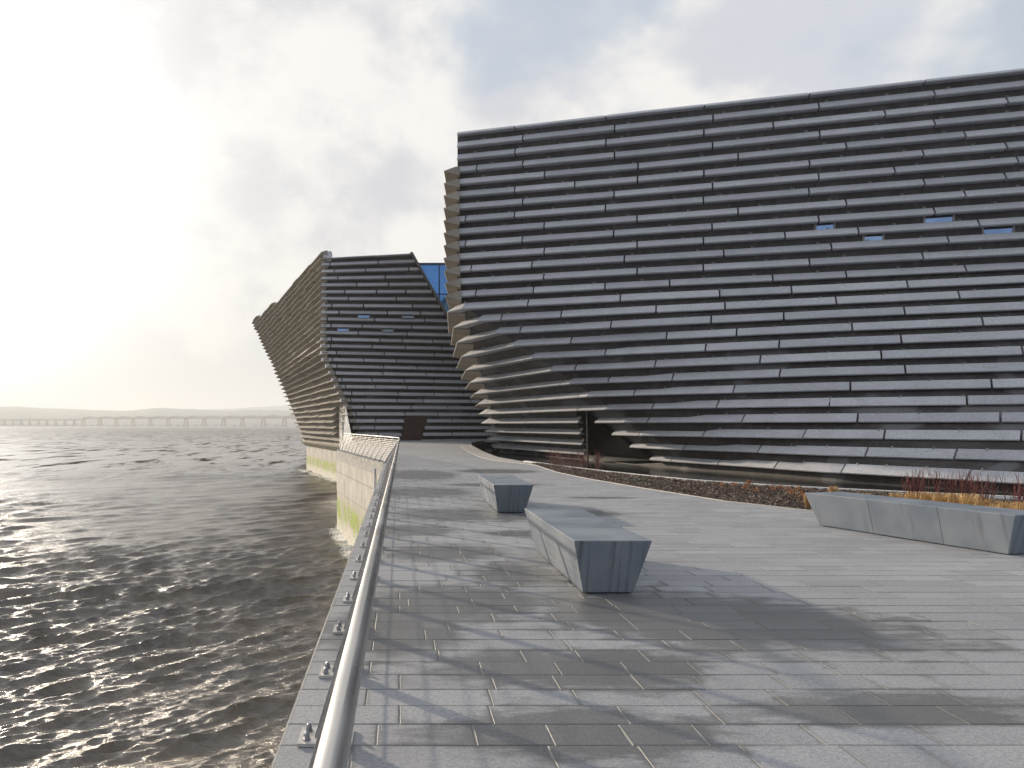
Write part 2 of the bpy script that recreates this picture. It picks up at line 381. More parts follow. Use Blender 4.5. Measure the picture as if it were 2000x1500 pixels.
# ================================================================== WATER, LAND, HILLS
def river():
    sea = -5.1; H = EYE-sea
    dy = np.concatenate([np.array([6000, 3000., 1800, 1200, 950, 800]), np.arange(700, 3.0, -.80)])
    r = FL*H/dy; r = np.concatenate([r, [5200., 9000., 14000.]])
    px = np.concatenate([np.linspace(-9000, -1510, 50), np.arange(-1500, -120, 9.0), np.arange(-115, 860, 1.7), np.arange(862, 1500, 12.0), np.linspace(1510, 12000, 40)])
    k = (px-CX)/FL
    X = r[:, None]*k[None, :]; Y = np.repeat(r[:, None], len(k), 1)
    Z = np.zeros_like(X); DX = np.zeros_like(X); DY = np.zeros_like(X)
    sp = np.maximum(np.gradient(r)[:, None]*.9, r[:, None]*2.0/FL)
    rng = np.random.RandomState(5)
    wa = math.atan2(-.80, .60)          # waves roll in from the far left
    groups = rng.rand(6)*6.28
    chop = 1.0+.35*np.sin(X*.11+Y*.07+groups[0])+.25*np.sin(X*.23-Y*.05+groups[1])+.2*np.sin(Y*.19+X*.03+groups[2])
    for i in range(96):
        u_ = i/95.0; lam = 5.5*(.16/5.5)**u_*rng.uniform(.85, 1.2)
        spread = .18+.36*u_; th = wa+rng.normal()*spread
        kk = 2*pi/lam; steep = (.024+.012*rng.rand())*(1.65 if lam < 1.5 else .90)
        a = steep/kk
        fade = np.clip((lam/sp-2.2)/2.5, 0, 1)
        ph = kk*(X*cos(th)+Y*sin(th))+rng.rand()*6.28
        ph = ph+.5*np.sin(.35*kk*(X*sin(th)-Y*cos(th))*.5+rng.rand()*6)
        c_, s_ = np.cos(ph), np.sin(ph); A = a*fade*chop
        Z += A*c_; q_ = 1.0
        DX -= q_*A*s_*cos(th); DY -= q_*A*s_*sin(th)
    X2 = X+DX; Y2 = Y+DY
    # foam: slopping against the walls, and small crests
    def dseg(x, y, p, q):
        px_, py_ = q[0]-p[0], q[1]-p[1]; t = np.clip(((x-p[0])*px_+(y-p[1])*py_)/(px_**2+py_**2), 0, 1)
        return np.hypot(x-p[0]-t*px_, y-p[1]-t*py_)
    dd = np.minimum(dseg(X, Y, (-.7, 33), (-4.05, 52.6)), dseg(X, Y, (-6, 92), (-14.6, 122)))
    dd = np.minimum(dd, dseg(X, Y, (-4, 52.6), (-3, 60)))
    foam = np.clip(1-dd/1.1, 0, 1)**1.5
    Z = Z+np.clip(1-dd/2.5, 0, 1)*.10*np.sin(X*2.1+Y*1.3)
    V = np.stack([X2, Y2, Z+sea], -1).reshape(-1, 3); nr, nc = X.shape
    idx = np.arange(nr*nc).reshape(nr, nc)
    F_ = np.stack([idx[:-1, :-1], idx[:-1, 1:], idx[1:, 1:], idx[1:, :-1]], -1).reshape(-1, 4)
    me = bpy.data.meshes.new('river_water')
    me.vertices.add(len(V)); me.vertices.foreach_set('co', V.ravel())
    me.loops.add(F_.size); me.loops.foreach_set('vertex_index', F_.ravel())
    me.polygons.add(len(F_)); me.polygons.foreach_set('loop_start', np.arange(len(F_))*4); me.polygons.foreach_set('loop_total', np.full(len(F_), 4))
    me.polygons.foreach_set('use_smooth', np.ones(len(F_), bool))
    a = me.attributes.new('foam', 'FLOAT', 'POINT'); a.data.foreach_set('value', foam.ravel().astype(np.float32))
    me.update(); me.validate()
    def _w(g, b, p, o):
        at_ = g.node('ShaderNodeAttribute'); at_.attribute_name = 'foam'; fo = at_.outputs['Fac']
        dist = g.vm('LENGTH', p)
        n = g.noise(g.map(p, (1.0, 1.6, 1), rot=(0, 0, .62)), 2.6, 6, .66, .6); n2 = g.noise(g.map(p, (1, 1.8, 1), rot=(0, 0, .5)), 9, 4, .65, .4)
        lg = g.noise(g.map(p, (1.0, 2.4, 1), rot=(0, 0, .3)), .22, 5, .6)
        fm = g.ramp(g.m('MULTIPLY', fo, g.ramp(n2, .34, .62, .2, 1.5)), .30, .72)
        brown = g.mix(g.ramp(lg, .35, .65), (.050, .041, .033), (.085, .064, .043))
        g.put(b.inputs['Base Color'], g.mix(fm, brown, (.72, .70, .66)))
        g.put(b.inputs['Roughness'], g.mix(fm, g.ramp(dist, 30, 900, .21, .33, False), (.7,)*3))
        b.inputs['IOR'].default_value = 1.52; gu = g.noise(g.map(p, (3.4, .75, 1), rot=(0, 0, .1)), .09, 7, .70, .2); g.put(b.inputs['Specular IOR Level'], g.m('MULTIPLY', g.ramp(dist, 40, 600, 1.0, .32, False), g.mix(g.ramp(dist, 35, 140), (1, 1, 1), g.ramp(gu, .41, .59, .0, 2.4))))
        hh = g.m('ADD', g.m('MULTIPLY', n, 1.0), g.m('MULTIPLY', n2, .32))
        far = g.noise(g.map(p, (.5, 1.0, 1), rot=(0, 0, .2)), .9, 6, .7)
        hh = g.m('ADD', hh, g.m('MULTIPLY', far, g.ramp(dist, 40, 500, .0, 5.0)))
        bump(g, b, hh, .75, .12)
    m = mat('river_water', _w); me.materials.append(m)
    o = bpy.data.objects.new('river_water', me); C.objects.link(o); tag(o, kind='structure')
river()

# land under and behind the museum
mb = MB()
mb.prism([(5.9, 13), (60, 2), (140, 40), (120, 170), (8, 150), (2, 92)], -6.5, -1.35)
tag(mb.build('ground', M_slab), kind='structure')

def hills():
    mb = MB(); rng = np.random.RandomState(3)
    for (zz, base, amp, seed, pts) in (
        (6400, 95, 18, 1, [(-400, 28), (0, 30), (60, 34), (150, 30), (260, 26), (340, 26), (480, 34), (560, 37), (640, 38), (760, 32), (1100, 26)]),
        (4300, 60, 12, 2, [(-600, 24), (-100, 34), (30, 35), (70, 32), (100, 29), (230, 28), (270, 29), (300, 32), (370, 30), (430, 27), (540, 28), (700, 22), (1100, 18)])):
        xs = np.arange(-900, 1500, 3.0); ys = np.interp(xs, [p[0] for p in pts], [p[1] for p in pts])
        for s_ in (60, 25, 11, 5):
            ph = rng.rand(3)*6.28; ys = ys+np.sin(xs/s_+ph[0])*s_*.012+np.sin(xs/s_*1.7+ph[1])*s_*.008
        ys = ys+np.where(rng.rand(len(xs)) > .93, rng.rand(len(xs))*1.1, 0)+rng.rand(len(xs))*.35      # tree tops
        X = (xs-CX)/FL*zz; H = ys*zz/FL+EYE
        n0 = len(mb.v); rows = [(0, -6.0), (0, 2), (zz*.05, .55), (zz*.10, .85), (zz*.15, 1.0), (zz*.3, .8), (zz*.34, -.1)]
        for j, (dy, k) in enumerate(rows):
            for x, h in zip(X, H):
                sc = 1+dy/zz
                z = k if j < 2 else -5+(h*sc+5)*k
                mb.v.append((x*sc, zz+dy, z))
        nx = len(X)
        for j in range(len(rows)-1):
            for i in range(nx-1):
                a = n0+j*nx+i; mb.f.append([a, a+1, a+1+nx, a+nx])
    tag(mb.build('hills', M_hill, smooth=False), kind='structure')
hills()

# ================================================================== RAILWAY BRIDGE
def bridge():
    pxs_low = [-60, -44, -27, -9, 9, 25, 42, 58, 75, 92, 109, 127, 145]
    pxs = [163, 195, 227, 260, 294, 329, 363, 399, 437, 474, 515, 556, 599, 643, 688]
    sea = -5.1
    def zz(px): return 3150-(px-163)/(556-163)*430
    def P(px): z = zz(px); return ((px-CX)/FL*z, z)
    b = empty('railway_bridge', (P(163)[0], P(163)[1], sea), 'long hazy railway bridge on twin-legged piers crossing the river', 'bridge')
    def pier(px, top, w):
        x, z = P(px); mb = MB()
        for s_ in (-1, 1):
            mb.hexa([(x+s_*w*.75-3.2, z-4, sea), (x+s_*w*.75+3.2, z-4, sea), (x+s_*w*.75+3.2, z+4, sea), (x+s_*w*.75-3.2, z+4, sea)],
                    [(x+s_*w*.45-1.9, z-2.5, top-3), (x+s_*w*.45+1.9, z-2.5, top-3), (x+s_*w*.45+1.9, z+2.5, top-3), (x+s_*w*.45-1.9, z+2.5, top-3)])
        mb.box(x-w*.75, x+w*.75, z-3, z+3, top-3, top)
        mb.box(x-w*1.1-3, x+w*1.1+3, z-5, z+5, sea-1, sea+1.5)
        mb.build('pier', M_pier, b)
        mb = MB(); mb.box(x-w*3.9, x-w*2.7, z-2, z+2, sea-1, sea+4.5); mb.build('old_pier_stump', M_pier, b)
    for p_ in pxs_low: pier(p_, 18.0, 5.0)
    for p_ in pxs: pier(p_, 22.0, 8.5)
    mb = MB()
    for i in range(len(pxs_low)):
        a = P(pxs_low[i]); c_ = P((pxs_low+[163])[i+1]); mb.strip((*a, 20.5), (*c_, 20.5), 6, 5)
    mb.build('low_girder', M_truss, b)
    for i in range(len(pxs)-1):
        a, c_ = P(pxs[i]), P(pxs[i+1]); mb = MB(); n = 10
        lo = [(a[0]+(c_[0]-a[0])*k/n, a[1]+(c_[1]-a[1])*k/n, 23.5) for k in range(n+1)]
        hi = [(x, y, 24.0+4.2+4.0*math.sin(pi*k/n)) for k, (x, y, _) in enumerate(lo)]
        for k in range(n):
            mb.strip(lo[k], lo[k+1], 5, 2.6); mb.strip(hi[k], hi[k+1], 5, 1.2)
            mb.strip(lo[k], hi[k+1] if k < n/2 else hi[k], 3, .6); mb.strip(lo[k+1], hi[k] if k < n/2 else hi[k+1], 3, .5)
        mb.strip(lo[0], hi[0], 4, 1.6); mb.strip(lo[-1], hi[-1], 4, 1.6)
        mb.build('truss_span', M_truss, b)
bridge()

# ================================================================== MUSEUM, NEAR VOLUME
PITCH, E0 = .711, .09
def hrow(i, n=23): return EYE+E0+PITCH*(n-i)
def zc(tab, i): return np.interp(i, [t[0] for t in tab], [t[1] for t in tab])
T900 = [(0, 46.45), (13, 46.1)]
T1250 = [(0, 43.3), (4, 43.45), (10, 43.1), (13, 42.9), (17, 42.1), (20, 41.8), (24, 41.6), (26, 41.6)]
T1620 = [(0, 40.6), (13, 40.3), (14, 40), (16, 38.9), (18, 37.9), (20, 37.2), (22, 36.4), (24, 35.2), (26, 34.6)]
T1990 = [(0, 38.15), (13, 38.0), (14, 37.5), (16, 36.2), (18, 34.9), (20, 34.2), (22, 32.9), (24, 30.9), (26, 28.2)]
FOLD = {14: 901, 15: 934, 16: 968, 17: 1002, 18: 1038, 19: 1074, 20: 1112, 21: 1146, 22: 1182, 23: 1218, 24: 1252, 25: 1290, 26: 1328}
NOSE = {14: (873, 47.4), 15: (885, 49.0), 16: (892, 50.8), 17: (901, 52.8), 18: (909, 55.2), 19: (917, 57.6), 20: (926, 59.8), 21: (932, 62.0), 22: (935, 64.2), 23: (940, 66.2), 24: (948, 68.4), 25: (954, 70.4), 26: (962, 72.0)}
BACK = {14: 876, 15: 880, 16: 884, 17: 891, 18: 900, 19: 908, 20: 917, 21: 925, 22: 931, 23: 937, 24: 945, 25: 951, 26: 959}
def XZ(px, z): return ((px-CX)/FL*z, z)
rows = []
for i in range(27):
    c2, c3 = XZ(1620, zc(T1620, i)), XZ(1990, zc(T1990, i)); ex = (c3[0]+(c3[0]-c2[0])*1.25, c3[1]+(c3[1]-c2[1])*1.25)
    if i < 14:
        Lf = XZ(891, zc(T900, i)); Fd = Lf; fr = [Lf, XZ(1250, zc(T1250, i)), c2, c3, ex]
        lt = XZ(866+(.6 if i < 5 else 0)+max(0, i-10)*1.2, zc(T900, i)-.05); bk = XZ(889, 62.0)
        rows.append(dict(front=fr, df=[.32]*5, left=[lt, bk], dl=[.72, .6], h=hrow(i)))
    else:
        Lf = XZ(*NOSE[i]); fz = 46.0-(i-14)*.17; Fd = XZ(FOLD[i], fz); mid = ((Fd[0]+c2[0])/2, (Fd[1]+c2[1])/2)
        if i < 17: mid = XZ(1250, zc(T1250, i))
        fr = [Lf, Fd, mid, c2, c3, ex]; bz = NOSE[i][1]+11
        rows.append(dict(front=fr, df=[.62, .40, .34, .33, .33, .33], left=[Lf, XZ(BACK[i], bz)], dl=[.85, .8], h=hrow(i)))
J = {0: [1004.5, 1183, 1376, 1582, 1808], 1: [1020, 1200, 1393, 1600.5, 1827], 2: [1005, 1183, 1375, 1511, 1730, 1970], 3: [930, 1020, 1200, 1392, 1602, 1827],
     4: [1063, 1246, 1442, 1654, 1887], 5: [1004.5, 1122, 1245, 1375, 1582, 1805, 1968], 6: [1020, 1199, 1392, 1600, 1749, 1990], 7: [908, 1004, 1182, 1374, 1581, 1807, 1966],
     8: [1062, 1244, 1442, 1654, 1887], 9: [908, 1019, 1198, 1391, 1600, 1827], 10: [1062, 1244, 1374, 1534, 1678, 1914], 11: [919, 1038, 1219, 1414, 1625, 1854],
     12: [1061, 1244, 1374, 1582, 1804], 13: [928, 1041, 1181, 1308, 1510, 1654, 1888], 14: [1030, 1211, 1406, 1547, 1774], 15: [978, 1095, 1281, 1416, 1634, 1875],
     16: [933, 1015, 1192, 1388.6, 1531, 1768], 17: [984, 1114, 1301, 1438, 1665, 1921], 18: [968, 1024, 1181, 1377, 1521, 1761], 19: [964, 1122, 1278, 1483.6, 1722, 1999],
     20: [952, 1093, 1187, 1312, 1521.6, 1769], 21: [946, 1048, 1127, 1237, 1431, 1661, 1938], 22: [947, 1033, 1273, 1398.6, 1619, 1889], 23: [950, 1024, 1263, 1448, 1674, 1954],
     24: [983, 1246, 1371, 1567, 1725.6], 25: [963, 1073, 1333, 1479, 1689, 1863], 26: [967, 1052, 1309, 1401, 1511, 1642, 1887]}
GAPS = {22: (1126, 1126.5), 23: (1128, 1160), 24: (1132, 1193), 25: (1135, 1228), 26: (1139, 1267)}
museum = empty('museum_building', (3.3, 46.5, 0), 'huge near museum volume clad in rows of horizontal grey concrete planks, right of the promenade', 'museum building')

def offs(poly, dep, side=1, k=1.12):
    N = normals(poly, side); return [(p[0]+n[0]*d_*k, p[1]+n[1]*d_*k) for p, n, d_ in zip(poly, N, dep)]
# walls: a skin a plank's depth behind the tips, row by row
def skin(chains, hs, cap_top, bottom, m, name, parent, flip=False):
    v, f = [], []; n = len(chains[0])
    lev = [(chains[0], cap_top)]+[(c_, h_) for c_, h_ in zip(chains, hs)]+[(chains[-1], bottom)]
    for c_, h_ in lev: v += [(x, y, h_) for x, y in c_]
    for j in range(len(lev)-1):
        for i in range(n-1):
            a = j*n+i; q_ = [a, a+n, a+n+1, a+1]; f.append(q_[::-1] if flip else q_)
    return mesh(name, v, f, m, parent)
fw, lw = [], []
for i, r in enumerate(rows):
    a = offs(r['front'], r['df'])
    if i < 14:
        cx_ = a[0]; a = [cx_, cx_]+a[1:]
        l0 = XZ(893.5, 46.8); a[0] = a[1] = (l0[0], l0[1]); bk_ = XZ(906, 62.0)
    else:
        bN = offs(r['left'], r['dl'], -1); bk_ = bN[1]
        # nose: meet of both walls
        a[0] = ((a[0][0]+bN[0][0])/2+.15, max(a[0][1], bN[0][1])+.1)
    fw.append(a); lw.append([(bk_[0]+3, bk_[1]+25), bk_, a[0]])
hs = [r['h']+.1 for r in rows]
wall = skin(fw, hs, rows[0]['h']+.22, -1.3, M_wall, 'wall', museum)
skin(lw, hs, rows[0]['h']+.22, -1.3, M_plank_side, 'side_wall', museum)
rt = [(*p, rows[0]['h']+.22) for p in fw[0]]
mb = MB(); mb.poly(rt[1:]+[(60, 110, rt[0][2]), (9, 110, rt[0][2])]); mb.build('roof', M_roof, museum)
mb = MB(); e0 = fw[0][-1]
mb.v = [(*c_[-1], h_) for c_, h_ in zip([fw[0]]+fw+[fw[-1]], [rows[0]['h']+.22]+hs+[-1.3])]; n_ = len(mb.v)
mb.v += [(60, 110, v_[2]) for v_ in mb.v]; mb.f = [[i, i+1, n_+i+1, n_+i] for i in range(n_-1)]
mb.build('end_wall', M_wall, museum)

def shade_wall():   # parapet plank row zero sits right on the wall head
    pass
extra = MB()
def add_plank(par, geo_, m=M_plank):
    if geo_ is None: return
    mesh('plank', geo_[0], geo_[1], m, par)
for i, r in enumerate(rows):
    fr, df = r['front'], r['df']; ts = []
    for px in J[i]:
        t = ray_hit(fr, px)
        if t is not None: ts.append(t)
    ts = [0.0]+sorted(ts)
    # continue the planks beyond the right edge of the picture
    s_ = arc(fr, ts[-1]); tot = sum(seglen(fr))
    while s_+7.5 < tot: s_ += U(4.5, 6.5); ts.append(along(fr, s_))
    ts.append(len(fr)-1.0)
    gp = GAPS.get(i); rise = (.37 if i < 14 else .40) if i else .24
    g0 = g1 = None
    if gp: g0, g1 = ray_hit(fr, gp[0]), ray_hit(fr, gp[1])
    for a, b_ in zip(ts[:-1], ts[1:]):
        if g0 is not None and a < g0 < b_ or (g0 is not None and a < g1 < b_):
            if a < g0: add_plank(museum, plank_geo(fr, df, a, g0, r['h'], 1, rise))
            if b_ > g1: add_plank(museum, plank_geo(fr, df, g1, b_, r['h'], 1, rise))
            continue
        if g0 is not None and a >= g0 and b_ <= g1: continue
        add_plank(museum, plank_geo(fr, df, a, b_, r['h']+U(-.008, .008), 1, rise))
    if i >= 3:                                     # planks of the side that runs away from us
        lf = r['left']; tot = sum(seglen(lf)); s_ = 0
        while s_ < tot-.5:
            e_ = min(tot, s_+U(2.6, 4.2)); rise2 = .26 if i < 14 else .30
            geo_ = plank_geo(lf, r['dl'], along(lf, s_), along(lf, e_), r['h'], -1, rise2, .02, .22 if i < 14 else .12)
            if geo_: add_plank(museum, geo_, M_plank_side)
            s_ = e_
# fixings: small galvanised brackets on the wall above the planks
mb = MB()
for i, r in enumerate(rows[1:], 1):
    fr = r['front']; tot = sum(seglen(fr)); s_ = U(1, 3)
    N = None
    while s_ < tot-1:
        t = along(fr, s_); x, y = at(fr, t)[:2]; k = min(int(t), len(fr)-2); dx, dy = fr[k+1][0]-fr[k][0], fr[k+1][1]-fr[k][1]; l = math.hypot(dx, dy)
        nx, ny = -dy/l, dx/l; bx, by = x+nx*.30, y+ny*.30
        if not (i in GAPS and GAPS[i][0]-15 < CX+FL*x/y < GAPS[i][1]+20):
            for q_ in (-.05, .05):
                mb.box(bx+dx/l*q_-.012, bx+dx/l*q_+.012, by-.02, by+.02, r['h']+.36, r['h']+.46)
        s_ += U(2.2, 3.6) if i < 20 else U(1.2, 2.8)
mb.build('fixing_brackets', M_post, museum, kind='stuff')

# windows in the slots between rows (columns read off the photograph)
def slot_window(par, rowA, rowB, hA, hB, depA, px0, px1, h_off=.02, glass=M_glass, back=.30, deep=.22):
    tA, tB = ray_hit(rowA, px0), ray_hit(rowA, px1); a, b_ = at(rowA, tA)[:2], at(rowA, tB)[:2]
    L = math.dist(a, b_); ux, uy = (b_[0]-a[0])/L, (b_[1]-a[1])/L; nx, ny = -uy, ux
    top, bot = hA+.05, hB+.34; fb = MB(); k = .33
    def P3(s, dn, z): return (a[0]+ux*s+nx*dn, a[1]+uy*s+ny*dn, z)
    for s0, s1 in ((-.10, 0), (L, L+.10)):
        fb.hexa([P3(s0, k-.03, bot), P3(s1, k-.03, bot), P3(s1, k+.2, bot), P3(s0, k+.2, bot)], [P3(s0, k-.03, top), P3(s1, k-.03, top), P3(s1, k+.2, top), P3(s0, k+.2, top)])
    fb.hexa([P3(-.1, k+.02, top-.05), P3(L+.1, k+.02, top-.05), P3(L+.1, k+.2, top-.05), P3(-.1, k+.2, top-.05)], [P3(-.1, k+.02, top), P3(L+.1, k+.02, top), P3(L+.1, k+.2, top), P3(-.1, k+.2, top)])
    w_ = fb.build('window', M_frame, par)
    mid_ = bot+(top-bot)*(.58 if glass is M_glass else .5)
    for z0, z1, gm in ((bot, mid_, glass), (mid_+.015, top-.01, M_glassdark)):  # upper sheet: shade at the slot head, put in as dark colour
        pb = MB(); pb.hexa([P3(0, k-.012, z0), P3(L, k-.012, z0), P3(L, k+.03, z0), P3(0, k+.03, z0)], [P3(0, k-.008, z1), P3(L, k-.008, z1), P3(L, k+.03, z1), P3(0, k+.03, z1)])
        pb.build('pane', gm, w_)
    return w_
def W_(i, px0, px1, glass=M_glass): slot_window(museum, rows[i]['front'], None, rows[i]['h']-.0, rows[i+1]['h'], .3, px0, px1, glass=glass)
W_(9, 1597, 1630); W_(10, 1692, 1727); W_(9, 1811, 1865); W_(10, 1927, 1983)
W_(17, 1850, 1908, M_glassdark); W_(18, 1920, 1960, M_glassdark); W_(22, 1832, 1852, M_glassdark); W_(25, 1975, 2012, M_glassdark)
# olive service panel
fr = rows[20]['front']; a, b_ = at(fr, ray_hit(fr, 1750)), at(fr, ray_hit(fr, 1774)); mb = MB()
mb.hexa([(a[0], a[1]+.25, rows[20]['h']-.30), (b_[0]-.1, b_[1]+.25, rows[20]['h']-.30), (b_[0]-.1, b_[1]+.36, rows[20]['h']-.30), (a[0], a[1]+.36, rows[20]['h']-.30)],
        [(a[0], a[1]+.27, rows[20]['h']-.06), (b_[0], b_[1]+.27, rows[20]['h']-.06), (b_[0], b_[1]+.36, rows[20]['h']-.06), (a[0], a[1]+.36, rows[20]['h']-.06)])
mb.build('service_panel', mat('olive_panel', _flat((.16, .15, .08), .5)), museum)

# tall dark window where the lower rows stop: stepped pane close behind the tips, with one mullion
def nose_glass():
    mb = MB(); pts = []
    A = [(22, 1124, 1140), (23, 1130, 1172), (24, 1134, 1206), (25, 1137, 1240), (26, 1141, 1282)]
    for i, x0, x1 in A:
        fr = offs(rows[i]['front'], rows[i]['df'], 1, .82); pts.append((at(fr, ray_hit(fr, x0))[:2], at(fr, ray_hit(fr, x1))[:2], rows[i]['h']+(.0)))
    l, r_, _ = pts[-1]; pts.append((l, (r_[0]+.9, r_[1]-1.2), -.9))
    for (a, b_, h_), (c_, d_, g_) in zip(pts[:-1], pts[1:]):
        mb.poly([(*c_, g_), (*d_, g_), (*b_, h_), (*a, h_)])
    w_ = mb.build('window', M_glassdark, museum)
    mb = MB(); i = 22; fr = offs(rows[22]['front'], rows[22]['df'], 1, .74); x, y = at(fr, ray_hit(fr, 1146))[:2]
    fr2 = offs(rows[26]['front'], rows[26]['df'], 1, .74); x2, y2 = at(fr2, ray_hit(fr2, 1148))[:2]
    mb.tube([(x, y, rows[22]['h']+.1), (x2, y2, -.95)], .055, 4); mb.build('mullion', M_frame, w_)
nose_glass()
# ledge at the foot of the near volume, in the pool
a_ = offs(rows[26]['front'], rows[26]['df'], 1, 1.0)
mb = MB()
for p_, q_ in zip(a_[:-1], a_[1:]):
    mb.hexa([(p_[0], p_[1]-.1, -1.3), (q_[0], q_[1]-.1, -1.3), (q_[0], q_[1]+.6, -1.3), (p_[0], p_[1]+.6, -1.3)],
            [(p_[0], p_[1]-.1, -.71), (q_[0], q_[1]-.1, -.71), (q_[0], q_[1]+.6, -.80), (p_[0], p_[1]+.6, -.80)])
mb.build('plinth', M_wall, museum)

# ================================================================== MUSEUM, FAR VOLUME
wing = empty('museum_wing', (-8.2, 85.5, 0), 'far museum volume leaning out over the river, grey front and sunlit brown side', 'museum building')
HT = EYE+17.28
def ht(i): return HT-PITCH*i
kx = {14: 626, 15: 628.5, 16: 636, 17: 642, 18: 648, 19: 653.5, 20: 660, 21: 665, 22: 672, 23: 677, 24: 683, 25: 689, 26: 694, 27: 699}
tf, tl = {}, {}
for i in range(-3, 28):
    zl = 85.4-max(0, i-8)*.08; cpx = 626 if i < 14 else kx[i]; Lc = XZ(cpx, zl)
    zr = 83+.42*min(max(i, 0), 16)
    yr = CY-(ht(i)-EYE)*FL/zr
    Rr = XZ(802+max(0, yr-497)*.574, zr)
    tf[i] = [Lc, Rr]
    zE = 157-(i+3)*32/30.; tl[i] = [XZ(490+(i+3)*3.05+(0 if i < 20 else (i-20)*.3), zE), Lc]
WD = .55
kk_ = sorted(tf); fr_rows = [i for i in kk_ if i >= 0]
fchain, lchain = [], []
for i in kk_:
    F2, L2 = tf[i], tl[i]
    corner = (F2[0][0]+.42, F2[0][1]+.45) if i < 14 else (F2[0][0]+.55, F2[0][1]+.55)
    n_l = normals(L2, 1)[0]
    fchain.append([corner, (F2[1][0], F2[1][1]+.5)]); lchain.append([(L2[0][0]+n_l[0]*.6, L2[0][1]+n_l[1]*.6), corner])
hh = [ht(i)+.1 for i in kk_]
i0 = kk_.index(0)
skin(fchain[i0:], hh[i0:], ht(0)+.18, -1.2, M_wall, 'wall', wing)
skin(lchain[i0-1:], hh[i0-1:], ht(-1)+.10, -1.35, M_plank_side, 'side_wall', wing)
# right flank and roof
rv = [(*c_[1], h_) for c_, h_ in zip(fchain[i0:], [ht(0)+.18]+hh[i0+1:])]; n_ = len(rv)
mb = MB(); mb.v = rv+[(x*1.4+2.5, y+42, z) for x, y, z in rv]; mb.f = [[i, i+1, n_+i+1, n_+i] for i in range(n_-1)]; mb.build('side_wall', M_wall, wing)
mb = MB(); mb.poly([(*lchain[i0][0], ht(0)+.15), (*lchain[i0][1], ht(0)+.15), rv[0][:2]+(ht(0)+.15,), (rv[0][0]*1.4+2.5, rv[0][1]+42, ht(0)+.15)]); mb.build('roof', M_roof, wing)
# slanting steel edge on the right
mb = MB()
for i in range(0, 27):
    a, b_ = tf[i][1], tf[i+1][1] if i+1 in tf else tf[i][1]
    mb.hexa([(a[0]-.05, a[1]-.05, ht(i)+.2), (a[0]+.22, a[1]-.05, ht(i)+.2), (a[0]+.22, a[1]+.6, ht(i)+.2), (a[0]-.05, a[1]+.6, ht(i)+.2)][::-1],
            [(b_[0]-.05, b_[1]-.05, ht(i+1)+.2), (b_[0]+.22, b_[1]-.05, ht(i+1)+.2), (b_[0]+.22, b_[1]+.6, ht(i+1)+.2), (b_[0]-.05, b_[1]+.6, ht(i+1)+.2)][::-1])
mb.build('edge_trim', M_frame, wing)
DOOR = {24: (791, 834), 25: (788, 830), 26: (786, 826.5), 27: (784, 822)}
TJ = {0: [668, 731], 1: [644, 738], 2: [652, 713], 3: [659, 752], 4: [696, 759], 5: [673, 735], 6: [680, 774], 7: [648, 710, 806], 8: [662, 757], 9: [639, 732, 830], 10: [647, 708, 805],
      11: [700, 796], 12: [648, 743, 787], 13: [646, 728, 793], 14: [658, 752, 850], 15: [650, 711, 775, 867], 16: [659, 751, 816], 17: [656, 749, 834], 18: [669, 728, 791, 849],
      19: [676, 735, 797, 899], 20: [688, 779, 850], 21: [686, 777, 828, 921], 22: [713, 804, 876], 23: [697, 792, 857], 24: [735, 885], 25: [733, 904], 26: [740, 885], 27: [730, 866]}
nplank = 0
for i in fr_rows:
    fr = tf[i]; df = [.42, .42]; ts = [0.0]
    px_end = CX+FL*fr[1][0]/fr[1][1]
    for px in TJ[i]:
        t = ray_hit(fr, px)
        if t: ts.append(t)
    ts = sorted(ts); s_ = arc(fr, ts[-1]); tot = sum(seglen(fr))
    while s_+5.5 < tot: s_ += U(3, 5); ts.append(along(fr, s_))
    ts.append(1.0); gp = DOOR.get(i); g0 = g1 = None
    if gp: g0, g1 = ray_hit(fr, gp[0]), ray_hit(fr, gp[1])
    pieces = []
    for a, b_ in zip(ts[:-1], ts[1:]):
        if g0 and a < g1 and b_ > g0:
            if a < g0: pieces.append((a, g0))
            if b_ > g1: pieces.append((g1, b_))
        else: pieces.append((a, b_))
    for a, b_ in pieces:
        gg = plank_geo(fr, df, a, b_, ht(i)+U(-.01, .01), 1, .36 if i else .17, .07)
        if gg: add_plank(wing, gg); nplank += 1
side = []
for i in kk_:
    lf = tl[i]; dl = [.62, .55]; tot = sum(seglen(lf)); s_ = 0
    start = {-3: 0, -2: 0, -1: 0}.get(i, 0); stop = {-3: tot*.14, -2: tot*.42}.get(i, tot)
    while s_ < stop-.6:
        e_ = min(stop, s_+U(3.6, 6.2))
        if stop-e_ < 1.5: e_ = stop
        a, b_ = along(lf, s_), along(lf, e_)
        g0 = g1 = None
        if 22 <= i <= 26:
            g0, g1 = ray_hit(lf, 650), ray_hit(lf, 664)
        hj = ht(i)+U(-.03, .03)
        segs = [(a, b_)]
        if g0 and a < g1 and b_ > g0:
            segs = ([(a, g0)] if a < g0 else [])+([(g1, b_)] if b_ > g1 else [])
        for a2, b2 in segs:
            off_ = U(-.10, .10)                          # planks step in and out a little
            n_l = normals(lf, 1)[0]
            lf2 = [(p[0]+n_l[0]*off_, p[1]+n_l[1]*off_) for p in lf]
            kq = min(max((i-11)/7.0, 0), 1); gg = plank_geo(lf2, dl, a2, b2, hj, 1, .24+.10*kq, .05, .27-.23*kq)
            if gg: side.append((gg, (s_+e_)/2/tot))
        s_ = e_
side.sort(key=lambda q_: -q_[1])
keep = max(0, 296-nplank)
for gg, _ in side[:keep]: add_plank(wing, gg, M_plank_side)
mb = MB()
for gg, _ in side[keep:]:
    n_ = len(mb.v); mb.v += gg[0]; mb.f += [[a+n_ for a in f_] for f_ in gg[1]]
mb.build('far_planks', M_plank_side, wing, kind='stuff')
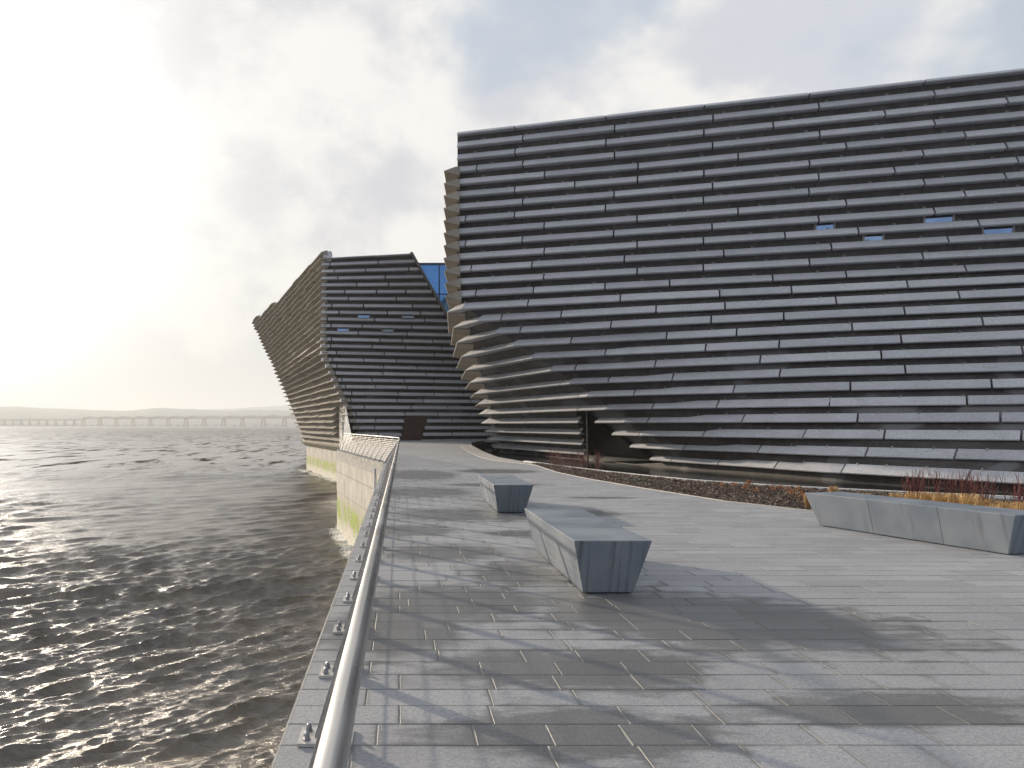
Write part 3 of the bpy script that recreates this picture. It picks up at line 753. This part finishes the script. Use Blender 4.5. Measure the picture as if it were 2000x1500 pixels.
# corner head block, small slot windows, door, glazed corner
c_ = tl[0][1]; mb = MB(); mb.box(c_[0]+.25, c_[0]+1.1, c_[1]+.3, c_[1]+1.6, ht(0)-.2, ht(0)+.86); mb.build('corner_block', M_plank, wing)
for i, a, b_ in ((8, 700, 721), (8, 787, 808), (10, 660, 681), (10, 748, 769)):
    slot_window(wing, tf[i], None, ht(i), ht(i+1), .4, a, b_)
mb = MB()
for j, (i, a, b_) in enumerate(((24, 791, 834), (25, 788, 830), (26, 786, 826.5), (27, 784, 822))):
    P0, P1 = at(tf[i], ray_hit(tf[i], a)), at(tf[i], ray_hit(tf[i], b_)); z0 = ht(i)+.36+(.0 if j else .28); z1 = ht(i+1)+.36 if j < 3 else -.02
    Q0, Q1 = (at(tf[i+1], ray_hit(tf[i+1], DOOR[i+1][0])), at(tf[i+1], ray_hit(tf[i+1], DOOR[i+1][1]))) if j < 3 else (P0, P1)
    mb.poly([(Q0[0], Q0[1]+.22, z1), (Q1[0], Q1[1]+.22, z1), (P1[0], P1[1]+.22, z0), (P0[0], P0[1]+.22, z0)])
mb.build('door', M_door, wing)
def corner_glass():
    mb = MB(); fb = MB()
    top = ht(22)+.3; bot = -.9
    def p_(i, px, k=.30):
        lf = tl[i]; n_l = normals(lf, 1)[0]; x, y = at(lf, ray_hit(lf, px)); return (x+n_l[0]*k, y+n_l[1]*k)
    a, b_, c2_ = p_(22, 650, .75), p_(24, 664, .35), p_(24, 664, .35)
    e_ = XZ(685, 83.6); e_ = (e_[0]+.35, e_[1]+.35)
    mb.poly([(*a, bot), (*b_, bot), (*b_, top), (*a, top)])
    w_ = mb.build('window', M_glassdark, wing)
    m2 = MB(); m2.poly([(*b_, bot), (*e_, bot), (e_[0]-.9, e_[1], top), (*b_, top)]); m2.build('pane', mat('sunlit_film_glass', _flat((.42, .42, .42), .12, .5, .3, 1.2, .8)), w_)
    fb.tube([(b_[0]-.02, b_[1]-.05, bot), (b_[0]-.02, b_[1]-.05, top+.8)], .07, 4); fb.build('mullion', M_coping, w_)
corner_glass()
# concrete base in the river under the far volume
L27 = tl[27]; base = []
mb = MB(); P0, P1 = (L27[0][0]+.9, L27[0][1]-2.5), (L27[1][0]-.2, L27[1][1]+.2)
n_l = normals([P0, P1], 1)[0]
def oo(p, k): return (p[0]+n_l[0]*k, p[1]+n_l[1]*k)
q0, q1 = oo(P0, .55), oo(P1, .55)
d_ = ((P1[0]-P0[0]), (P1[1]-P0[1])); l_ = math.hypot(*d_); d_ = (d_[0]/l_, d_[1]/l_)
back0, back1 = oo(P0, 14), oo(P1, 14)
mb.prism([q0, q1, back1, back0], -7, -1.25)
wall2 = tag(mb.build('concrete_base', M_conc, wing))
mb = MB(); r0, r1 = oo(P0, -.25), oo(P1, -.25); r0 = (r0[0]-d_[0]*.6, r0[1]-d_[1]*.6)
mb.hexa([(*q0, -1.55), (*q1, -1.55), (*oo(P1, 1.2), -1.55), (*oo(P0, 1.2), -1.55)], [(*r0, -.95), (*r1, -.95), (*oo(P1, 1.3), -.80), (*oo(P0, 1.3), -.80)])
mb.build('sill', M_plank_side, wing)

# glazed link between the two volumes
gl = empty('glazed_link', (4, 92, 0), 'blue glass curtain wall with dark mullions glimpsed between the two museum volumes', 'glass wall')
zg = 92.0; gx0, gx1 = (800-CX)/FL*zg, (905-CX)/FL*zg; gt = EYE+(CY-517)*zg/FL
cols = [(735-CX)/FL*zg, (800-CX)/FL*zg, (858-CX)/FL*zg, (916-CX)/FL*zg]; rws = [0, 5.3, 10.6, EYE+(CY-574.5)*zg/FL, gt]
for a, b_ in zip(cols[:-1], cols[1:]):
    for c_, d_ in zip(rws[:-1], rws[1:]):
        mb = MB(); mb.box(a+.06, b_-.06, zg, zg+.05, c_+.06, d_-.06); mb.build('pane', M_curtain, gl)
mb = MB()
for x in cols: mb.box(x-.07, x+.07, zg-.08, zg+.12, 0, gt)
for z in rws: mb.box(cols[0]-.07, cols[-1]+.07, zg-.07, zg+.11, z-.06, z+.06)
mb.box(cols[0]-.1, cols[-1]+.1, zg-.1, zg+6, gt+.062, gt+.2)
mb.build('mullion', M_mullion, gl)

# ================================================================== PROMENADE
ZC = 35.0
left_edge = [(-.62, -3), (-.62, ZC), (-4.0, 52.6), (-4.3, 62), (-4.7, 83)]
border = [(22, -3), (17, 4.0), (11.6, 10.2), (9.3, 13.2), (7.87, 15.7), (7.0, 17.7), (6.35, 21.1), (5.75, 24.9), (5.45, 28.5), (5.55, 33.0)]
strip_l = [(5.55, 33.0), (5.0, 35.3), (4.35, 38.0), (4.1, 42), (4.2, 50), (4.75, 64)]
strip_r = [(5.75, 34.2), (5.45, 37.2), (5.0, 41.5), (5.15, 50), (5.75, 64)]
coping = [(5.62, 36.4), (6.36, 32.2), (7.15, 28.6), (7.86, 26.1), (8.6, 24.0), (9.9, 21.9), (11.6, 20.2), (14.0, 18.2), (18.5, 15.2), (26, 10.5), (36, 4)]
def xat(poly, y):
    ys = [p[1] for p in poly]; xs = [p[0] for p in poly]
    o_ = np.argsort(ys); return float(np.interp(y, np.array(ys)[o_], np.array(xs)[o_]))
far_r = [(5.75, 64), (6.6, 75), (9.0, 86)]
deck_right = border+strip_l[1:]+far_r
prom = empty('promenade', (0, 0, 0), kind='structure')
poly = left_edge+[(-4.6, 86)]+far_r[::-1]+strip_r[::-1]+border[::-1][1:]
mb = MB(); mb.prism(poly[::-1], -.30, -.0048); mb.build('paving_bed', M_mortar, prom)
mb = MB(); mb.prism([(x+.0, y) for x, y in left_edge][::1]+[(-4.6, 86), (2, 86), (2, -3)], -.62, -.302); mb.build('slab', M_slab, prom)
# pavers
PD = .296; allp = []
y = -1.2+.09; row = 0; rng = random.Random(11)
ybreak = 46.0
while y < ybreak:
    x0 = xat(left_edge, y+PD/2)+.003; xe = xat(border+strip_l[1:4], y+PD/2)-.01; x = x0
    L = rng.choice([.38, .5, .42, .62, .3]); first = True
    while x < xe-.02:
        x1 = min(x+L, xe)
        if xe-x1 < .12: x1 = xe
        allp.append((x, x1, y, y+PD)); x = x1
        L = rng.choice([.40, .52, .52, .52, .60, .75, 1.0, .46])
    y += PD; row += 1
def paver_geo(p, j):
    x0, x1, y0, y1 = p; gx = .0038; gy = .0022; dz = rng.uniform(-.0016, .0016); t1, t2 = rng.uniform(-.0012, .0012), rng.uniform(-.0012, .0012)
    x0 += gx; x1 -= gx; y0 += gy; y1 -= gy; b_ = .0035
    v = [(x0, y0, -.008), (x1, y0, -.008), (x1, y1, -.008), (x0, y1, -.008),
         (x0, y0, dz-b_), (x1, y0, dz-b_+t1), (x1, y1, dz-b_+t2), (x0, y1, dz-b_),
         (x0+b_, y0+b_, dz), (x1-b_, y0+b_, dz+t1), (x1-b_, y1-b_, dz+t2), (x0+b_, y1-b_, dz)]
    f = [[8, 9, 10, 11]]+[[4+i, 4+(i+1) % 4, 8+(i+1) % 4, 8+i] for i in range(4)]+[[i, (i+1) % 4, 4+(i+1) % 4, 4+i] for i in range(4)]
    uvv = [(0, 0), (1, 0), (1, 1), (0, 1)]*3
    return v, f, uvv
def add_uv(me, uvs):
    l_ = me.uv_layers.new(name='edge'); vi = np.zeros(len(me.loops), int); me.loops.foreach_get('vertex_index', vi)
    l_.data.foreach_set('uv', np.asarray(uvs, np.float32)[vi].ravel())
vis = [p for p in allp if p[3] > 3.2 and (p[0]-.5)/max(p[3], .1) < .80]
vis.sort(key=lambda p: p[2]+abs(p[0])*.01)
near = set(vis[:296])
bigv, bigf, biguv, bigr = [], [], [], []
for j, p in enumerate(allp):
    v, f, uvv = paver_geo(p, j); rr = rng.random()
    if p in near:
        o = mesh('paver', v, f, M_paver, prom, attrs={'rnd': [rr]*len(f)}); add_uv(o.data, uvv)
    else:
        n_ = len(bigv); bigv += v; bigf += [[a+n_ for a in q_] for q_ in f]; biguv += uvv; bigr += [rr]*len(f)
o = mesh('far_pavers', bigv, bigf, M_paver, prom, attrs={'rnd': bigr}, kind='stuff'); add_uv(o.data, biguv)
# the far end, too distant to tell pavers apart
fp = [(xat(left_edge, ybreak), ybreak)]+[p for p in left_edge if p[1] > ybreak]+[(-4.6, 86)]+far_r[::-1]+[p for p in strip_l[::-1] if p[1] > ybreak]+[(xat(strip_l, ybreak), ybreak)]
mb = MB(); mb.prism(fp[::-1], -.008, 0); mb.build('far_paving', M_pave_far, prom)
# pale granite strip curving along the pool head, in stones
strip = empty('kerb', (4.3, 45, 0), kind='structure')
SL = strip_l; SR = strip_r; nst = 26
def rs(poly, u_):
    tot = sum(seglen(poly)); return at(poly, along(poly, u_*tot))
for k in range(nst):
    a0, a1, b0, b1 = rs(SL, k/nst), rs(SL, (k+1)/nst-.002), rs(SR, k/nst), rs(SR, (k+1)/nst-.002)
    mb = MB(); mb.prism([a0, b0, b1, a1], -.006, .012+U(0, .002)); mb.build('kerb_stone', M_granite, strip)
cop = empty('coping', (8, 26, 0), kind='structure')
tot = sum(seglen(coping)); s_ = 0
while s_ < tot-.3:
    e_ = min(s_+.9, tot); a, b_ = at(coping, along(coping, s_)), at(coping, along(coping, e_-.012)); l = math.dist(a, b_); nx, ny = -(b_[1]-a[1])/l, (b_[0]-a[0])/l; w = .09
    mb = MB(); mb.prism([(a[0]-nx*w, a[1]-ny*w), (b_[0]-nx*w, b_[1]-ny*w), (b_[0]+nx*w, b_[1]+ny*w), (a[0]+nx*w, a[1]+ny*w)], -1.3, .045); mb.build('coping_stone', M_coping, cop); s_ = e_
# steel edging between paving and bed
mb = MB()
for a, b_ in zip(border[:-1], border[1:]): mb.strip((a[0]+.01, a[1], -.02), (b_[0]+.01, b_[1], -.02), .012, .07)
tag(mb.build('bed_edging', M_granite), kind='structure')
# planting bed
bedp = border[::-1]+[(27, -3)]+[(26, 10.5)]+coping[::-1][1:]
bedp = [(5.45, 33.0)]+border[::-1][1:]+[(34, -3)]+coping[::-1]
mb = MB(); mb.prism([(x, y) for x, y in bedp], -.25, -.02); bed = tag(mb.build('planting_bed', M_soil), kind='structure')
def inside(x, y):
    if y > 34: return False
    return x > xat(border, y)+.05 and x < xat(coping, y)-.12
def mulch():
    v, f, rr = [], [], []
    n = 0; rg = np.random.RandomState(2)
    while n < 30000:
        y = rg.uniform(9, 34.5); lo, hi = xat(border, y), xat(coping, y); x = rg.uniform(lo+.03, min(hi-.1, lo+6))
        if (x/y) > .95: continue
        L_, w, t = rg.uniform(.018, .055), rg.uniform(.012, .028), rg.uniform(.006, .014); z = rg.uniform(-.02, .035); a = rg.uniform(0, 6.28); tl_ = rg.uniform(-.7, .7)
        ca, sa = cos(a), sin(a); b0 = len(v)
        for (p, q_, r_) in ((-1, -1, 0), (1, -1, 0), (1, 1, 0), (-1, 1, 0), (0, 0, 1)):
            lx, ly, lz = p*L_*.7, q_*w*.7, r_*t*1.6+p*L_*tl_*.7
            v.append((x+lx*ca-ly*sa, y+lx*sa+ly*ca, z+lz))
        f += [[b0, b0+1, b0+4], [b0+1, b0+2, b0+4], [b0+2, b0+3, b0+4], [b0+3, b0, b0+4]]; rr += [rg.rand()]*4; n += 1
    o = mesh('bark_mulch', v, f, M_bark, attrs={'rnd': rr}); tag(o, kind='stuff')
mulch()
# pool
mb = MB(); mb.poly([(5.2, 40, -.76), (5.0, 20, -.76), (9, 10, -.76), (60, 4, -.76), (70, 60, -.76), (30, 95, -.76), (5.3, 95, -.76)]); tag(mb.build('pool_water', M_pool), kind='structure')
mb = MB(); mb.prism([(5.6, 36.4), (5.05, 41.5), (5.2, 50), (5.8, 64), (6.7, 75), (9.1, 86), (8.9, 86.2), (6.5, 75), (5.6, 64), (5.0, 50), (4.85, 41.5), (5.4, 36.2)][::-1], -1.3, -.31); mb.build('slab', M_slab, prom)

# ================================================================== SEA WALL
sw = empty('sea_wall', (-.62, 35, 0), 'pale stained concrete sea wall with green algae dropping from the promenade into the river', 'sea wall')
wl = [(-.60, -3), (-.60, ZC), (-4.0, 52.6), (-4.1, 62.0), (-4.55, 83)]
def lift(z0, z1, k, name='wall_panel'):
    N = normals(wl, -1)
    for i in range(len(wl)-1):
        a, b_ = wl[i], wl[i+1]
        A = (a[0]+N[i][0]*k, a[1]+N[i][1]*k); B = (b_[0]+N[i+1][0]*k, b_[1]+N[i+1][1]*k)
        mb = MB(); mb.hexa([(*A, z0), (A[0]+.5, A[1], z0), (B[0]+.5, B[1], z0), (*B, z0)], [(*A, z1), (A[0]+.5, A[1], z1), (B[0]+.5, B[1], z1), (*B, z1)])
        mb.build(name, M_conc, sw)
lift(-1.33, -.303, 0); lift(-2.57, -1.36, .012); lift(-8, -2.60, .03)
mb = MB(); mb.prism([(p[0]+.06, p[1]) for p in wl]+[(1, 83), (1, -3)], -8, -.63); mb.build('core', M_slab, sw)
N = normals([wl[1], wl[2]], -1)[0]
u_ = ray_hit([wl[1], wl[2]], 734); x, y = at([wl[1], wl[2]], u_)
mb = MB(); mb.tube([(x-.05, y-.02, -.35), (x-.06, y-.02, -2.6)], .045, 8); mb.build('drain_pipe', M_coping, sw)
mb = MB()
for i in range(len(wl)-1):
    a, b_ = wl[i], wl[i+1]; n_ = normals([a, b_], -1)[0]
# edge fascia of the deck
# ================================================================== RAILINGS
def bolt_geo():
    mb = MB(); mb.tube([(0, 0, 0), (0, 0, .006)], .021, 12); 
    n = 6; r_ = .0165
    mb.prism([(r_*cos(2*pi*k/n), r_*sin(2*pi*k/n)) for k in range(n)], .006, .024)
    mb.tube([(0, 0, .024), (0, 0, .034), (0, 0, .041)], [.014, .0125, .006], 10); return mb
_b = bolt_geo(); BOLT = bpy.data.meshes.new('bolt'); BOLT.from_pydata(_b.v, [], _b.f); BOLT.materials.append(M_bolt); BOLT.update()
def rail_line(root, base, top, n, ht_, wires=11, plate=True, rail_r=.028, rod_r=.0045, bolts=True, bw=.062, ext=(0, 0)):
    """leaning balustrade. base/top: plan lines (2 points); posts are twin blades"""
    B0, B1, T0, T1 = [Vector((*p, 0)) for p in (base[0], base[1], top[0], top[1])]
    up = Vector((0, 0, 1))
    dirv = (B1-B0).normalized(); cr = Vector((dirv.y, -dirv.x, 0))          # towards the walkway
    for k in range(n):
        u = k/(n-1) if n > 1 else 0
        b_ = B0.lerp(B1, u); t_ = T0.lerp(T1, u)+up*(ht_-.03)
        mb = MB()
        for s_ in (-1, 1):
            o_ = dirv*(s_*.021); hw = .0065
            p0 = b_+up*.016+o_; p1 = t_+o_
            a = [p0-cr*bw-dirv*hw, p0+cr*bw-dirv*hw, p0+cr*bw+dirv*hw, p0-cr*bw+dirv*hw]
            c_ = [p1-cr*bw*.42-dirv*hw, p1+cr*bw*.42-dirv*hw, p1+cr*bw*.42+dirv*hw, p1-cr*bw*.42+dirv*hw]
            mb.hexa(a, c_)
        for hh_ in (.3, .62, .92):
            m_ = (b_+up*.016).lerp(t_, hh_); mb.tube([m_-dirv*.016, m_+dirv*.016], .013, 6)
        post = mb.build('post', M_post, root)
        if plate:
            pm = MB(); q_ = [b_-cr*.14-dirv*.115, b_+cr*.14-dirv*.115, b_+cr*.14+dirv*.115, b_-cr*.14+dirv*.115]
            pm.hexa([v+up*.0025 for v in q_], [v+up*.020 for v in q_]); pm.build('base_plate', M_plate, post)
            if bolts:
                for a, c_ in ((-1, -1), (-1, 1), (1, -1), (1, 1)):
                    bo = bpy.data.objects.new('bolt', BOLT); C.objects.link(bo); bo.parent = post
                    bo.location = (b_+cr*(a*.098)+dirv*(c_*.062)+up*.020)-wloc(post); bo.rotation_euler = (0, 0, U(0, 1))
    for w in range(wires):
        f_ = .10+.80*w/(wires-1); mb = MB()
        p0 = B0.lerp(T0, f_)+up*(ht_*f_)-dirv*ext[0]; p1 = B1.lerp(T1, f_)+up*(ht_*f_)+dirv*ext[1]
        mb.tube([p0, p1], rod_r, 6); mb.build('rod', M_post, root)
    mb = MB(); p0 = T0+up*ht_-dirv*ext[0]; p1 = T1+up*ht_+dirv*ext[1]
    mb.tube([p0, p0.lerp(p1, .5), p1], rail_r, 40, False); mb.build('handrail', M_steel, root, smooth=True)
near_rail = empty('railing', (-.377, 4.3, 0), 'brushed steel tube handrail on leaning posts running along the river edge of the promenade', 'railing')
PS = 1.13; k0 = -3; k1 = 27
yb = lambda k: 4.30+PS*k
rail_line(near_rail, ((-.377, yb(k0)), (-.40, yb(k1))), ((-.118, yb(k0)), (.035, yb(k1))), k1-k0+1, 1.08, ext=(.3, .12))
mb = MB(); mb.tube([(-.097, 4.13, 1.08), (-.0965, 4.145, 1.08)], .0288, 24, False); mb.build('rail_joint', M_post, near_rail, smooth=True)
far_rail = empty('railing', (-.5, 35, 0), 'short return railing with a close grid of rods on top of the sea wall', 'railing')
rail_line(far_rail, ((-.62, 35.3), (-3.82, 52.3)), ((.02, 35.1), (-3.52, 52.4)), 13, 1.08, wires=12, bolts=False, bw=.036, rod_r=.0085)
back = empty('railing', (-3, 60, 0), 'row of slim leaning steel rods standing behind the far railing', 'railing')
for k in range(14):
    x = -3.0+2.6*k/13; mb = MB(); mb.tube([(x-.12, 61, -.01), (x, 61, 1.12)], .03, 6); mb.build('rod', M_post, back)
mb = MB(); mb.tube([(-3.1, 61, .5), (-.4, 61, .5)], .02, 6); mb.build('rail', M_post, back)

# ================================================================== BENCHES
def bench(name, label, nl, nr, fl, fr_, H, side, near_in, far_in, joints):
    """inverted-trough bench; plan corners of the top, inset of the foot; joints = fractions of the length"""
    NLv, NRv, FLv, FRv = [Vector((*p, 0)) for p in (nl, nr, fl, fr_)]
    root = empty(name, (*((NLv+NRv+FLv+FRv)/4).to_2d(), 0), label, 'bench', 'concrete benches on the promenade')
    L_ = (FLv-NLv).length; dl = (FLv-NLv)/L_; dw = (NRv-NLv).normalized()
    cuts = [0]+joints+[1]
    for a, b_ in zip(cuts[:-1], cuts[1:]):
        g_ = .004
        sa, sb = a*L_+(g_ if a > 0 else 0), b_*L_-(g_ if b_ < 1 else 0)
        ia = near_in if a == 0 else 0; ib = far_in if b_ == 1 else 0
        W0, W1 = (NRv-NLv).length, (FRv-FLv).length
        wa, wb = W0+(W1-W0)*a, W0+(W1-W0)*b_
        tp = [NLv+dl*sa, NLv+dl*sa+dw*wa, NLv+dl*sb+dw*wb, NLv+dl*sb]
        bt = [NLv+dl*(sa+ia)+dw*side, NLv+dl*(sa+ia)+dw*(wa-side), NLv+dl*(sb-ib)+dw*(wb-side), NLv+dl*(sb-ib)+dw*side]
        bm = bmesh.new(); off = wloc(root)
        vb = [bm.verts.new(v+Vector((0, 0, .012))-off) for v in bt]; vt = [bm.verts.new(v+Vector((0, 0, H))-off) for v in tp]
        bm.faces.new(vb[::-1]); bm.faces.new(vt)
        for i in range(4): bm.faces.new([vb[i], vb[(i+1) % 4], vt[(i+1) % 4], vt[i]])
        ed = [e for e in bm.edges if not ((a > 0 and set(e.verts) <= {vb[0], vb[1], vt[0], vt[1]}) or (b_ < 1 and set(e.verts) <= {vb[2], vb[3], vt[2], vt[3]}))]
        bmesh.ops.bevel(bm, geom=ed, offset=.010, segments=2, profile=.6, affect='EDGES')
        me = bpy.data.meshes.new('bench_block'); bm.to_mesh(me); bm.free(); me.materials.append(M_bench)
        o = bpy.data.objects.new('bench_block', me); C.objects.link(o); o.parent = root
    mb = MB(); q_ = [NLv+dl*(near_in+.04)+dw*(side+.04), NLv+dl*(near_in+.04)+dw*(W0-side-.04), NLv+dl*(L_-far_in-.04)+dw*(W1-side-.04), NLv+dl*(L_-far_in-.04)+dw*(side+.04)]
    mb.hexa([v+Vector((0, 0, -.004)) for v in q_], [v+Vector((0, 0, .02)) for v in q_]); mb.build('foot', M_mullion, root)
bench('bench', 'nearest grey concrete bench with tapered sides standing on damp paving', (1.667, 7.80), (2.415, 7.80), (1.662, 10.86), (2.408, 10.86), .545, .130, .19, .15, [.33, .655])
bench('bench', 'shorter looking grey concrete bench farther along the promenade behind the nearest bench', (1.735, 15.0), (2.47, 15.0), (1.745, 18.12), (2.485, 18.12), .545, .115, .32, .15, [.33, .66])
a = pt(1984, 1006.5, .53); b_ = pt(1571, 962, .53)
l3 = math.dist(a, b_); u3 = ((b_[0]-a[0])/l3, (b_[1]-a[1])/l3); p3 = (u3[1], -u3[0])
bench('bench', 'long low grey concrete bench at the edge of the planting bed on the right', a, (a[0]+p3[0]*.74, a[1]+p3[1]*.74), b_, (b_[0]+p3[0]*.74, b_[1]+p3[1]*.74), .53, .125, .19, .19, [.31, .64])

ORD = ['first', 'second', 'third', 'fourth', 'fifth', 'sixth', 'seventh', 'eighth', 'ninth', 'tenth', 'eleventh', 'twelfth', 'thirteenth', 'fourteenth', 'fifteenth', 'sixteenth']
# ================================================================== PLANTS
def leafmat(name, c1, c2):
    def f(g, b, p, o):
        at_ = g.node('ShaderNodeAttribute'); at_.attribute_name = 'rnd'
        g.put(b.inputs['Base Color'], g.mix(at_.outputs['Fac'], c1, c2)); b.inputs['Roughness'].default_value = .65
    return mat(name, f)
M_grass = leafmat('dry_golden_grass', (.34, .19, .06), (.66, .45, .19))
M_dog = leafmat('red_dogwood_stem', (.075, .016, .016), (.21, .055, .045))
M_dry = leafmat('dry_heather', (.30, .12, .045), (.50, .27, .12))
M_sage = leafmat('grey_green_leaf', (.10, .11, .08), (.22, .22, .17))
def blade(v, f, rr, base, tip, mid, w, r_):
    n_ = len(v); a = Vector(tip)-Vector(base); sdv = Vector((a.y, -a.x, 0)); sdv = sdv.normalized()*w if sdv.length > 1e-4 else Vector((w, 0, 0))
    b0 = Vector(base); m0 = Vector(mid)
    v += [tuple(b0-sdv), tuple(b0+sdv), tuple(m0+sdv*.8), tuple(m0-sdv*.8), tuple(tip)]; f += [[n_, n_+1, n_+2, n_+3], [n_+3, n_+2, n_+4]]; rr += [r_]*2
def grass(x, y, s_, label, lean):
    v, f, rr = [], [], []
    for k in range(330):
        a = U(0, 6.28); r_ = U(0, .07)*s_; out_ = U(.12, .42)*s_; h_ = U(.34, .64)*s_
        bx, by = x+cos(a)*r_, y+sin(a)*r_
        tx, ty = bx+cos(a)*out_*.7+lean[0]*U(.08, .24)*s_, by+sin(a)*out_*.7+lean[1]*.16*s_
        mx, my = bx*.6+tx*.4, by*.6+ty*.4
        blade(v, f, rr, (bx, by, -.01), (tx, ty, h_*U(.45, .9)), (mx, my, h_*.85), U(.0022, .0045), R())
    o = mesh('grass_tuft', v, f, M_grass, attrs={'rnd': rr}); o.location = (0, 0, 0); recentre(o, (x, y, 0))
    tag(o, label, 'ornamental grass', 'golden grasses along the long bench')
def recentre(o, c_):
    off = Vector(c_); o.data.transform(__import__('mathutils').Matrix.Translation(-off)); o.location = off
rb = lambda px, z: ((px-CX)/FL*z, z)
tufts = [(1577, 16.2, .55), (1625, 17.6, .62), (1688, 15.8, .62), (1718, 15.2, .62), (1746, 15.0, .75), (1777, 14.6, .85), (1806, 14.3, .9), (1833, 14.0, .9), (1862, 13.7, .95), (1892, 13.2, 1.0), (1918, 13.0, .9), (1938, 12.6, .8), (1964, 12.2, .95), (1996, 11.8, 1.0), (2040, 11.5, .95), (2090, 11.2, .95)]
for k, (px, z, s_) in enumerate(tufts):
    x, y = rb(px, z)
    if k < 2: lb = ['small golden grass tuft just left of the long bench corner', 'small golden grass tuft alone behind the left end of the long bench'][k]
    else: lb = ORD[k-2]+' golden grass tuft from the left in the clump behind the long bench'
    grass(x, y, s_, lb, (.7, -.3))
def dogwood(x, y, n, hgt, spread, label, group):
    mb = MB(); rr = []
    for k in range(n):
        a = U(0, 6.28); r_ = U(0, spread*.55); h_ = hgt*U(.55, 1.05)
        bx, by = x+cos(a)*r_*1.0, y+sin(a)*r_*.5; tx, ty = bx+cos(a)*U(.02, .22)+U(-.05, .05), by+sin(a)*.12
        mx, my = (bx+tx)/2+U(-.03, .03), (by+ty)/2
        f0 = len(mb.f); mb.tube([(bx, by, -.02), (mx, my, h_*.5), (tx, ty, h_)], [.006, .005, .0025], 4, False)
        for q_ in range(2):
            u_ = U(.35, .8); sx, sy, sz = mx+(tx-mx)*(u_-.3), my+(ty-my)*(u_-.3), h_*u_
            mb.tube([(sx, sy, sz), (sx+U(-.12, .12), sy+U(-.05, .05), sz+U(.1, .25))], [.004, .002], 3, False)
        rr += [R()]*(len(mb.f)-f0)
    o = mesh('dogwood_shrub', mb.v, mb.f, M_dog, attrs={'rnd': rr}); recentre(o, (x, y, 0)); tag(o, label, 'shrub', group)
for k, (px, z) in enumerate([(1076, 33.0), (1093, 32.4), (1114, 31.8), (1132, 31.3), (1160, 30.6)]):
    x, y = rb(px, z); dogwood(x-.0, y-.6, 22 if k != 3 else 14, .72, .42, ORD[k]+' from the left of the small red dogwoods by the pool coping', 'red dogwoods at the far end of the bed')
for k, (px, z) in enumerate([(1785, 17.8), (1818, 17.5), (1842, 17.3), (1882, 17.0), (1905, 16.8), (1922, 16.4), (1985, 16.0), (1997, 15.6), (2030, 15.5)]):
    x, y = rb(px, z); dogwood(x, y, [34, 9, 22, 28, 8, 26, 9, 20, 20][k], .72, .34, ORD[k]+' from the left of the red dogwoods behind the golden grasses', 'red dogwoods by the long bench')
def heather(x, y, s_, m, label, group, nm='dried_plant'):
    v, f, rr = [], [], []
    for k in range(60):
        a, e_ = U(0, 6.28), U(.2, 1.5); r_ = U(.4, 1)*.11*s_
        t_ = (x+cos(a)*cos(e_)*r_, y+sin(a)*cos(e_)*r_, sin(e_)*r_*1.3+.01); w = .022*s_
        n_ = len(v)
        for q_ in range(4): v.append((t_[0]+U(-w, w), t_[1]+U(-w, w), t_[2]+U(-w, w)))
        f += [[n_, n_+1, n_+2], [n_, n_+2, n_+3], [n_+1, n_+3, n_+2]]; rr += [R()]*3
    o = mesh(nm, v, f, m, attrs={'rnd': rr}); recentre(o, (x, y, 0)); tag(o, label, 'small plant', group)
for NP, (px, yy, s_) in enumerate(sorted(((1410, 949, .9), (1434, 948, .8), (1462, 947, 1.2), (1455, 955, .8), (1478, 959, .8), (1510, 956, 1.0), (1525, 954, .9), (1540, 956, .9), (1547, 967, 1.1), (1560, 958, 1.0), (1568, 972, 1.0)))):
    x, y = pt(px, yy+3, 0)
    if inside(x, y): heather(x, y, s_*1.1, M_dry, ORD[NP]+' from the left of the dried orange plants on the bark mulch', 'dried orange plants on the mulch')
for NP, (px, yy, s_) in enumerate(sorted(((1253, 938, 1.1), (1240, 944, 1.0), (1262, 942, .9), (1213, 931, .7), (1298, 951, .9), (1226, 937, .8)))):
    x, y = pt(px, yy+3, 0)
    if inside(x, y): heather(x, y, s_*1.2, M_sage, ORD[NP]+' from the left of the low grey-green plants on the mulch', 'grey-green plants on the mulch', 'low_plant')

# ================================================================== HAZE
mb = MB(); mb.box(-6000, 6500, -60, 9200, -9.5, 200)
hm = bpy.data.materials.new('haze'); hm.use_nodes = True; g = NT(hm.node_tree)
o_ = g.node('ShaderNodeOutputMaterial'); pv = g.node('ShaderNodeVolumePrincipled')
pv.inputs['Color'].default_value = (.84, .88, .92, 1); pv.inputs['Density'].default_value = .00021; pv.inputs['Anisotropy'].default_value = .25
g.l.new(pv.outputs[0], o_.inputs['Volume'])
tag(mb.build('haze', hm), kind='stuff')
